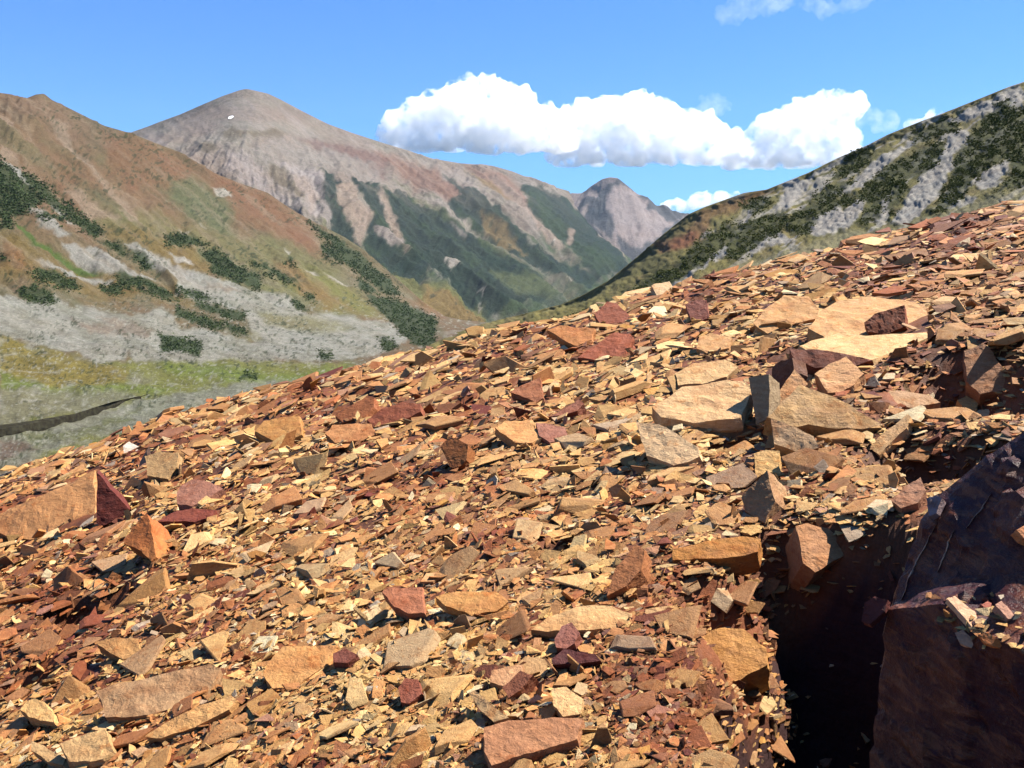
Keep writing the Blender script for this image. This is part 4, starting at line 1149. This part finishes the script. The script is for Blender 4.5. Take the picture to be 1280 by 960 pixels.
hero_polys.append(Z('P', '1120 1000 1115 752 1135 700 1172 622 1225 580 1290 540 1290 1000'))
hollow = Z('P', '965 1000 1000 900 965 830 965 770 1010 725 1060 680 1110 640 1155 632 1170 625 1135 700 1110 760 1110 1000')

# stones lying on or leaning against the boulder: distance given instead of resting on the ground
LEAN = [
 ('H', '520 520 530 465 560 445 600 455 590 490 545 530', 235, 60, 2.66, .05, (110,52,44), "dark wine red block jutting from the boulder into the hollow"),
 ('H', '778 452 800 445 860 490 885 545 870 555 820 500', 300, 48, 2.58, .02, (226,178,138), "pale pink splinter on the boulder's ledge"),
 ('H', '800 555 825 545 862 580 850 600 815 585', 290, 52, 2.56, .02, (206,158,128), "small pinkish chip at the lower end of the boulder's ledge"),
 ('H', '870 560 900 552 950 588 935 600 890 585', 300, 50, 2.50, .02, (212,132,74), "orange chip at the lower end of the boulder's ledge"),
 ('H', '922 470 940 458 972 490 982 510 960 512', 310, 48, 2.48, .02, (190,140,112), "mauve pink oval chip high on the boulder's ledge"),
 ('H', '880 470 900 458 925 475 905 495', 300, 50, 2.52, .02, (176,104,84), "dull red chip between the pale splinter and oval chip"),
 ('H', '715 150 745 140 762 150 745 195 722 205', 240, 50, 3.05, .06, (150,128,128), "grey mauve stone sitting at the boulder's upper tip"),
 ('H', '985 245 1010 232 1050 225 1050 290 1008 270', 290, 45, 2.62, .04, (210,140,92), "orange tan stone lying on the boulder's purple top"),
]
for i, (key, s, la, dip, dist_, th, colr, label) in enumerate(LEAN):
    poly = Z(key, s)
    cx, cy = poly.mean(0)
    d_ = Vector(rays(cx, cy)).normalized()
    loc, no_, _i, _d = bvh.ray_cast(Vector((0, 0, 0)), d_)
    P0 = np.array(loc - d_ * (th * .9)) if loc is not None else at_dist(cx, cy, dist_)
    nrm = np.array([math.cos(R(la)) * math.sin(R(dip)), math.sin(R(la)) * math.sin(R(dip)), math.cos(R(dip))])
    if loc is not None:
        nrm = nrm + np.array(no_ if no_.dot(d_) < 0 else -no_)
    nrm /= np.linalg.norm(nrm)
    r_ = rays(poly[:, 0], poly[:, 1])
    den = np.minimum(r_ @ nrm, -.05)
    t_ = np.clip((P0 @ nrm) / den, P0[1] * .85, P0[1] * 1.15)
    rough_slab(r_ * t_[:, None], nrm, th, colr, "stone_splinter", label, "stone", "stones lying on and against the dark boulder", i + 200, cuts=2, rings=2)

# ------------------------------------------------------------------ medium stones: parts of the slope, one object each
bev = []
for i in range(44):
    bm = cut_stone(random.choice([4, 4, 5, 5, 3]), random.choice([.04, .06, .08, .11, .17]), 500 + i, random.choice([1, 2, 2, 3]))
    bmesh.ops.bevel(bm, geom=bm.edges[:], offset=.012, segments=1, affect='EDGES')
    bm.verts.ensure_lookup_table()
    for v in bm.verts:
        v.co += Vector((vnz(v.co, 5, i), vnz(v.co, 5, i + 50), vnz(v.co, 7, i + 90) * .5)) * .02
    me = bpy.data.meshes.new("stone")
    bm.to_mesh(me); bm.free()
    me.materials.append(M_STONE)
    bev.append(me)
def in_any(px, py, polys, grow=0.0):
    m = np.zeros(px.shape, bool)
    for p in polys: m |= sdist(p, px, py) > -grow
    return m
N0 = 5200
iy = rng.uniform(1 / 34, 1 / 2.1, N0)
y = 1 / iy
k_far = rng.random(N0) < .45
y = np.where(k_far, np.exp(rng.uniform(math.log(3), math.log(34), N0)), y)
a_ = rng.uniform(-.62, .62, N0)
x = a_ * y
z = ground_z(x, y)
P = np.stack([x, y, z], 1)
px, py = project(P)
size_px = 27 * (rng.pareto(2.2, N0) + 1)
size_px = np.minimum(size_px, np.interp(y, [3, 14, 22], [88, 62, 44]))
size = size_px / FPX * y
ok = (px > -10) & (px < 1290) & (py < 975) & ~in_any(px, py, hero_polys, 16) & ~in_any(px, py, [hollow], 10)
order = [i for i in np.argsort(-size_px) if ok[i]]
placed = []
for i in order:
    if all((px[i] - a) ** 2 + ((py[i] - b) * 2) ** 2 > ((size_px[i] + c) * .42) ** 2 for a, b, c in placed):
        placed.append((px[i], py[i], size_px[i])); z[i] = i
        if len(placed) == 1: sel = []
        sel.append(i)
    if len(placed) >= 299: break
sel = np.array(sel)
M3 = frames(len(sel), .24, .05, y[sel])
cols = pick_colors(px[sel], py[sel], len(sel))
_m = pick_colors(px[sel], py[sel], len(sel)), pick_colors(px[sel], py[sel], len(sel)), pick_colors(px[sel], py[sel], len(sel))
cols = cols * .45 + sum(_m) / 3 * .55
for k, i in enumerate(sel):
    o = bpy.data.objects.new("stone", bev[int(rng.integers(len(bev)))])
    COL.objects.link(o)
    s_ = size[i]
    rot = Matrix(M3[k].tolist()).to_4x4()
    o.matrix_world = Matrix.Translation(Vector((x[i], y[i], float(ground_z(x[i], y[i])) + .10 * s_))) @ rot @ Matrix.Diagonal((s_, s_, s_, 1))
    o.parent = scree
    o.color = tuple(cols[k]) + (1,)

# ------------------------------------------------------------------ tens of thousands of shards between them
def shard_side(n):
    """shards beside the picture, so that the slope goes on there"""
    y = 1 / rng.uniform(1 / 14, 1 / 1.5, n)
    a_ = rng.uniform(.55, 1.6, n) * np.where(rng.random(n) < .6, 1, -1)
    x = a_ * y
    P = np.stack([x, y, ground_z(x, y)], 1)
    px, py = project(P)
    k = ((px < -40) | (px > 1300)) & (np.abs(x) < 16)
    P, px, py, y = P[k], px[k], py[k], y[k]
    s = .011 * (rng.pareto(2.6, len(y)) + 1) * y
    s = np.minimum(s, .045 * y)
    P[:, 2] += s * rng.uniform(0, .3, len(y))
    return P, s, frames(len(y), .3, .1, y), pick_colors(px, py, len(y)), len(y)
def shard_field(n, y0, y1, smin, alpha, smax, far_share, lift, sigma, steep, avoid_heroes=True):
    y = 1 / rng.uniform(1 / y1, 1 / y0, n)
    y = np.where(rng.random(n) < far_share, np.exp(rng.uniform(math.log(y0), math.log(y1), n)), y)
    a_ = rng.uniform(-.74, .74, n)
    x = a_ * y
    z = ground_z(x, y)
    P = np.stack([x, y, z], 1)
    px, py = project(P)
    spx = np.minimum(smin * (rng.pareto(alpha, n) + 1), smax)
    s = spx / FPX * y
    keep = (px > -260) & (px < 1540) & (py < 1090)
    inh = in_any(px, py, hero_polys, 0)
    keep &= ~inh | (rng.random(n) < .05)
    keep &= ~in_any(px, py, [hollow], 0) | (rng.random(n) < np.where(py < 760, .30, .08))
    x, y, z, s, px, py, spx = [v[keep] for v in (x, y, z, s, px, py, spx)]
    n = len(x)
    # heaps and hollows decide how high a shard sits
    Rm = frames(n, sigma, steep, y)
    z = z + s * rng.uniform(-.05, lift, n)
    return np.stack([x, y, z], 1), s, Rm, pick_colors(px, py, n), n
def build_shards(name, fields, mat):
    Vs, Fs, Cs, off = [], [], [], 0
    for P, s, Rm, cc, n in fields:
        which = rng.integers(0, len(pool), n)
        for k, (v, f) in enumerate(pool):
            m = np.where(which == k)[0]
            if not len(m): continue
            V = np.einsum('nij,vj->nvi', Rm[m], v) * s[m, None, None] + P[m, None, :]
            F = f[None] + (off + np.arange(len(m)) * len(v))[:, None, None]
            Vs.append(V.reshape(-1, 3)); Fs.append(F.reshape(-1, 3))
            Cs.append(np.repeat(cc[m], len(v), 0))
            off += len(m) * len(v)
    V, F, C = np.concatenate(Vs), np.concatenate(Fs), np.concatenate(Cs)
    o = fast_mesh(name, V, [F], mat)
    at = o.data.color_attributes.new("col", 'FLOAT_COLOR', 'POINT')
    at.data.foreach_set('color', np.concatenate([C, np.ones((len(C), 1))], 1).astype(np.float32).ravel())
    return o
_q = Z('H', '700 440 780 425 900 440 1015 470 1015 600 880 598 800 560 760 520')
_c = []
while len(_c) < 46:
    a, b = rng.uniform(_q[:, 0].min(), _q[:, 0].max()), rng.uniform(_q[:, 1].min(), _q[:, 1].max())
    if sdist(_q, np.array([a]), np.array([b]))[0] < 0: continue
    loc = bvh.ray_cast(Vector((0, 0, 0)), Vector(rays(a, b)).normalized())[0]
    if loc is not None: _c.append(loc[:])
_c = np.array(_c)
ledge = (_c + [0, 0, .006], rng.uniform(.012, .05, 46), frames(46, .4, .1), pick_colors(np.full(46, 900.), np.full(46, 600.), 46), 46)
fields = [ledge, shard_side(12000), shard_field(28000, 2.0, 36, 12, 2.6, 52, .35, .14, .22, .08),
          shard_field(66000, 2.0, 38, 8.2, 2.7, 28, .40, .35, .36, .14)]
sh = build_shards("shards", fields, M_SHARD)
tag(sh, "countless small rust and tan shards covering the scree slope", "scree", kind='stuff')
print("shards tris", len(sh.data.polygons))

# ================================================================== CLOUDS: solid banks of scattering vapour, far behind the mountains
def vol_mat(name, density, color, aniso=0.0, billow=None):
    m = bpy.data.materials.new(name)
    m.use_nodes = True
    m.node_tree.nodes.clear()
    o = m.node_tree.nodes.new("ShaderNodeOutputMaterial")
    v = m.node_tree.nodes.new("ShaderNodeVolumePrincipled")
    v.inputs['Color'].default_value = (*color, 1)
    v.inputs['Density'].default_value = density
    v.inputs['Anisotropy'].default_value = aniso
    m.node_tree.links.new(v.outputs[0], o.inputs['Volume'])
    if billow:   # torn, uneven vapour
        N, L = m.node_tree.nodes, m.node_tree.links
        tc = N.new("ShaderNodeNewGeometry")
        n1 = N.new("ShaderNodeTexNoise")
        n1.inputs['Scale'].default_value = 1 / billow
        n1.inputs['Detail'].default_value = 5
        n1.inputs['Roughness'].default_value = 0.62
        mr = N.new("ShaderNodeMapRange")
        mr.inputs[1].default_value = 0.42; mr.inputs[2].default_value = 0.56
        mr.inputs[3].default_value = 0.0; mr.inputs[4].default_value = density
        L.new(tc.outputs['Position'], n1.inputs['Vector'])
        L.new(n1.outputs[0], mr.inputs[0])
        L.new(mr.outputs[0], v.inputs['Density'])
    return m
CD = 12000.0
MPP = CD / FPX
def cloud(lobes, label, density, vox=2.0, rough=1.0, seed=1, d=CD, group="clouds behind the far peak", flat=None):
    r = random.Random(seed)
    k = d / FPX
    bm = bmesh.new()
    base = at_dist(np.mean([l[0] for l in lobes]), np.mean([l[1] for l in lobes]), d)
    def ball(x, y, rad, dd, sq=1.0):
        c_ = at_dist(x, y, d + dd) - base
        res = bmesh.ops.create_icosphere(bm, subdivisions=3, radius=rad * k)
        for v in res['verts']:
            v.co.z *= sq
            v.co += Vector(c_)
    if flat is not None:
        xa, xb = min(l[0] - l[2] for l in lobes), max(l[0] + l[2] for l in lobes)
        nb = int((xb - xa) / 16)
        for i in range(nb):
            ball(xa + 14 + (xb - xa - 28) * i / (nb - 1), flat - 9 + r.uniform(-3, 1), r.uniform(15, 22), r.uniform(-8, 8) * k, .5)
    for (x, y, rad) in lobes:
        ball(x, y, rad, 0, .95)
        for _ in range(9):
            a = r.uniform(-.7, 3.8)
            rr = rad * r.uniform(.18, .5)
            e = r.uniform(.6, 1.0)
            ball(x + math.cos(a) * rad * e, y - math.sin(a) * rad * e * .9, rr, r.uniform(-1., .3) * rad * k)
    me = bpy.data.meshes.new("cloud")
    bm.to_mesh(me); bm.free()
    o = bpy.data.objects.new("cloud", me)
    COL.objects.link(o)
    md = o.modifiers.new("remesh", 'REMESH')
    md.mode = 'VOXEL'; md.voxel_size = vox * k
    dg = bpy.context.evaluated_depsgraph_get()
    me2 = bpy.data.meshes.new_from_object(o.evaluated_get(dg))
    o.modifiers.clear(); o.data = me2
    me2.name = "cloud"
    n = len(me2.vertices)
    V = np.empty(n * 3, np.float32); me2.vertices.foreach_get('co', V); V = V.reshape(-1, 3).astype(float)
    Nn = np.empty(n * 3, np.float32); me2.vertices.foreach_get('normal', Nn); Nn = Nn.reshape(-1, 3)
    q = V / k
    h = np.zeros(n)
    for f, a in ((22, 6.5), (11, 5.2), (5.5, 3.2), (2.8, 1.5)):
        h += a * (1 - 2 * np.abs(vnoise(q[:, 0] / f + seed, q[:, 1] / f, q[:, 2] / f, 600 + int(f)))) 
    h = h * rough - 1.2
    V = V + Nn * (h * k)[:, None]
    V[:, 2] += (fbm(q[:, 0] / 20, q[:, 1] / 20, q[:, 2] / 20, 3, 611) * 3 * k)
    if flat is not None:   # nearly level cloud base
        zb = at_dist(640, flat, d)[2] - base[2]
        low = V[:, 2] < zb
        V[low, 2] = zb + (V[low, 2] - zb) * .35
    me2.vertices.foreach_set('co', V.astype(np.float32).ravel())
    me2.update()
    md = o.modifiers.new("remesh", 'REMESH')
    md.mode = 'VOXEL'; md.voxel_size = 1.9 * k
    me2 = bpy.data.meshes.new_from_object(o.evaluated_get(bpy.context.evaluated_depsgraph_get()))
    o.modifiers.clear(); o.data = me2
    me2.name = "cloud"
    me2.materials.clear(); me2.materials.append(vol_mat("cloud_vapour", density * .85, (1, 1, 1), 0.0, 17 * k))
    o.location = base
    tag(o, label, "cloud", group, 'thing')
    return o
cloud([(500, 160, 15), (520, 157, 20), (550, 147, 25), (580, 133, 24), (602, 118, 18), (628, 130, 22), (655, 135, 17), (672, 146, 16), (610, 155, 32), (560, 170, 20), (650, 172, 26), (690, 172, 22), (520, 172, 13), (610, 180, 18)],
      "tall white cumulus head with a rounded top left of the far peak", .012, seed=1, flat=188)
cloud([(715, 160, 18), (735, 150, 16), (760, 145, 18), (792, 140, 20), (822, 146, 18), (800, 165, 28), (745, 175, 22), (850, 162, 20), (880, 170, 20), (850, 185, 22), (790, 188, 18), (905, 180, 18), (890, 196, 15), (740, 190, 14)],
      "middle white cumulus with a grey underside above the far peak", .011, seed=2, d=CD * 1.06, flat=205)
cloud([(a, b + 4, c_ * .88) for a, b, c_ in [(935, 180, 18), (960, 163, 18), (985, 147, 18), (1012, 138, 19), (1035, 130, 15), (1056, 130, 15), (1074, 126, 9), (1005, 165, 28), (1040, 155, 20), (960, 190, 22), (1000, 192, 22), (920, 196, 16), (1030, 185, 18), (1055, 172, 14)]],
      "right hand white cumulus bank reaching towards the rocky hillside", .011, seed=3, d=CD * .97, flat=210)
cloud([(1075, 150, 10), (1095, 152, 9), (1112, 152, 6), (1060, 160, 10)], "thin greyish lilac wisp trailing from the right cumulus bank", .0016, seed=4, rough=.8)
cloud([(885, 135, 9), (905, 132, 8), (870, 145, 9), (890, 120, 6)], "faint lilac puff above the middle cumulus", .0012, seed=5, rough=.8)
cloud([(1152, 152, 6), (1162, 146, 7), (1172, 147, 5), (1140, 156, 5)], "small white cloud tip just above the rocky hillside skyline", .011, vox=2, seed=6, rough=.6)
cloud([(835, 258, 7), (850, 256, 8), (868, 252, 8), (885, 250, 7), (900, 248, 6), (920, 243, 4)], "low white cloud in the gap between the far peak and hillside", .010, vox=2, seed=7, rough=.6, d=CD * 1.25)
cloud([(905, 20, 8), (920, 16, 11), (938, 10, 11), (958, 4, 10), (975, -2, 9), (1010, 3, 8), (1035, 8, 7), (1060, 3, 8), (1085, -6, 8)], "thin pinkish wisp of cloud at the top edge of the sky", .0010, seed=8, rough=.9, group="clouds high above")

# ------------------------------------------------------------------ air: one closed box of even haze
bm = bmesh.new()
bmesh.ops.create_cube(bm, size=1)
for v in bm.verts:
    v.co = Vector((v.co.x * 15000, 3800 + v.co.y * 11000, -480 + (v.co.z + .5) * 1780))
me = bpy.data.meshes.new("haze"); bm.to_mesh(me); bm.free()
me.materials.append(vol_mat("air", 0.000014, (0.62, 0.80, 1.0)))
hz = bpy.data.objects.new("haze", me)
COL.objects.link(hz)
tag(hz, kind='stuff')
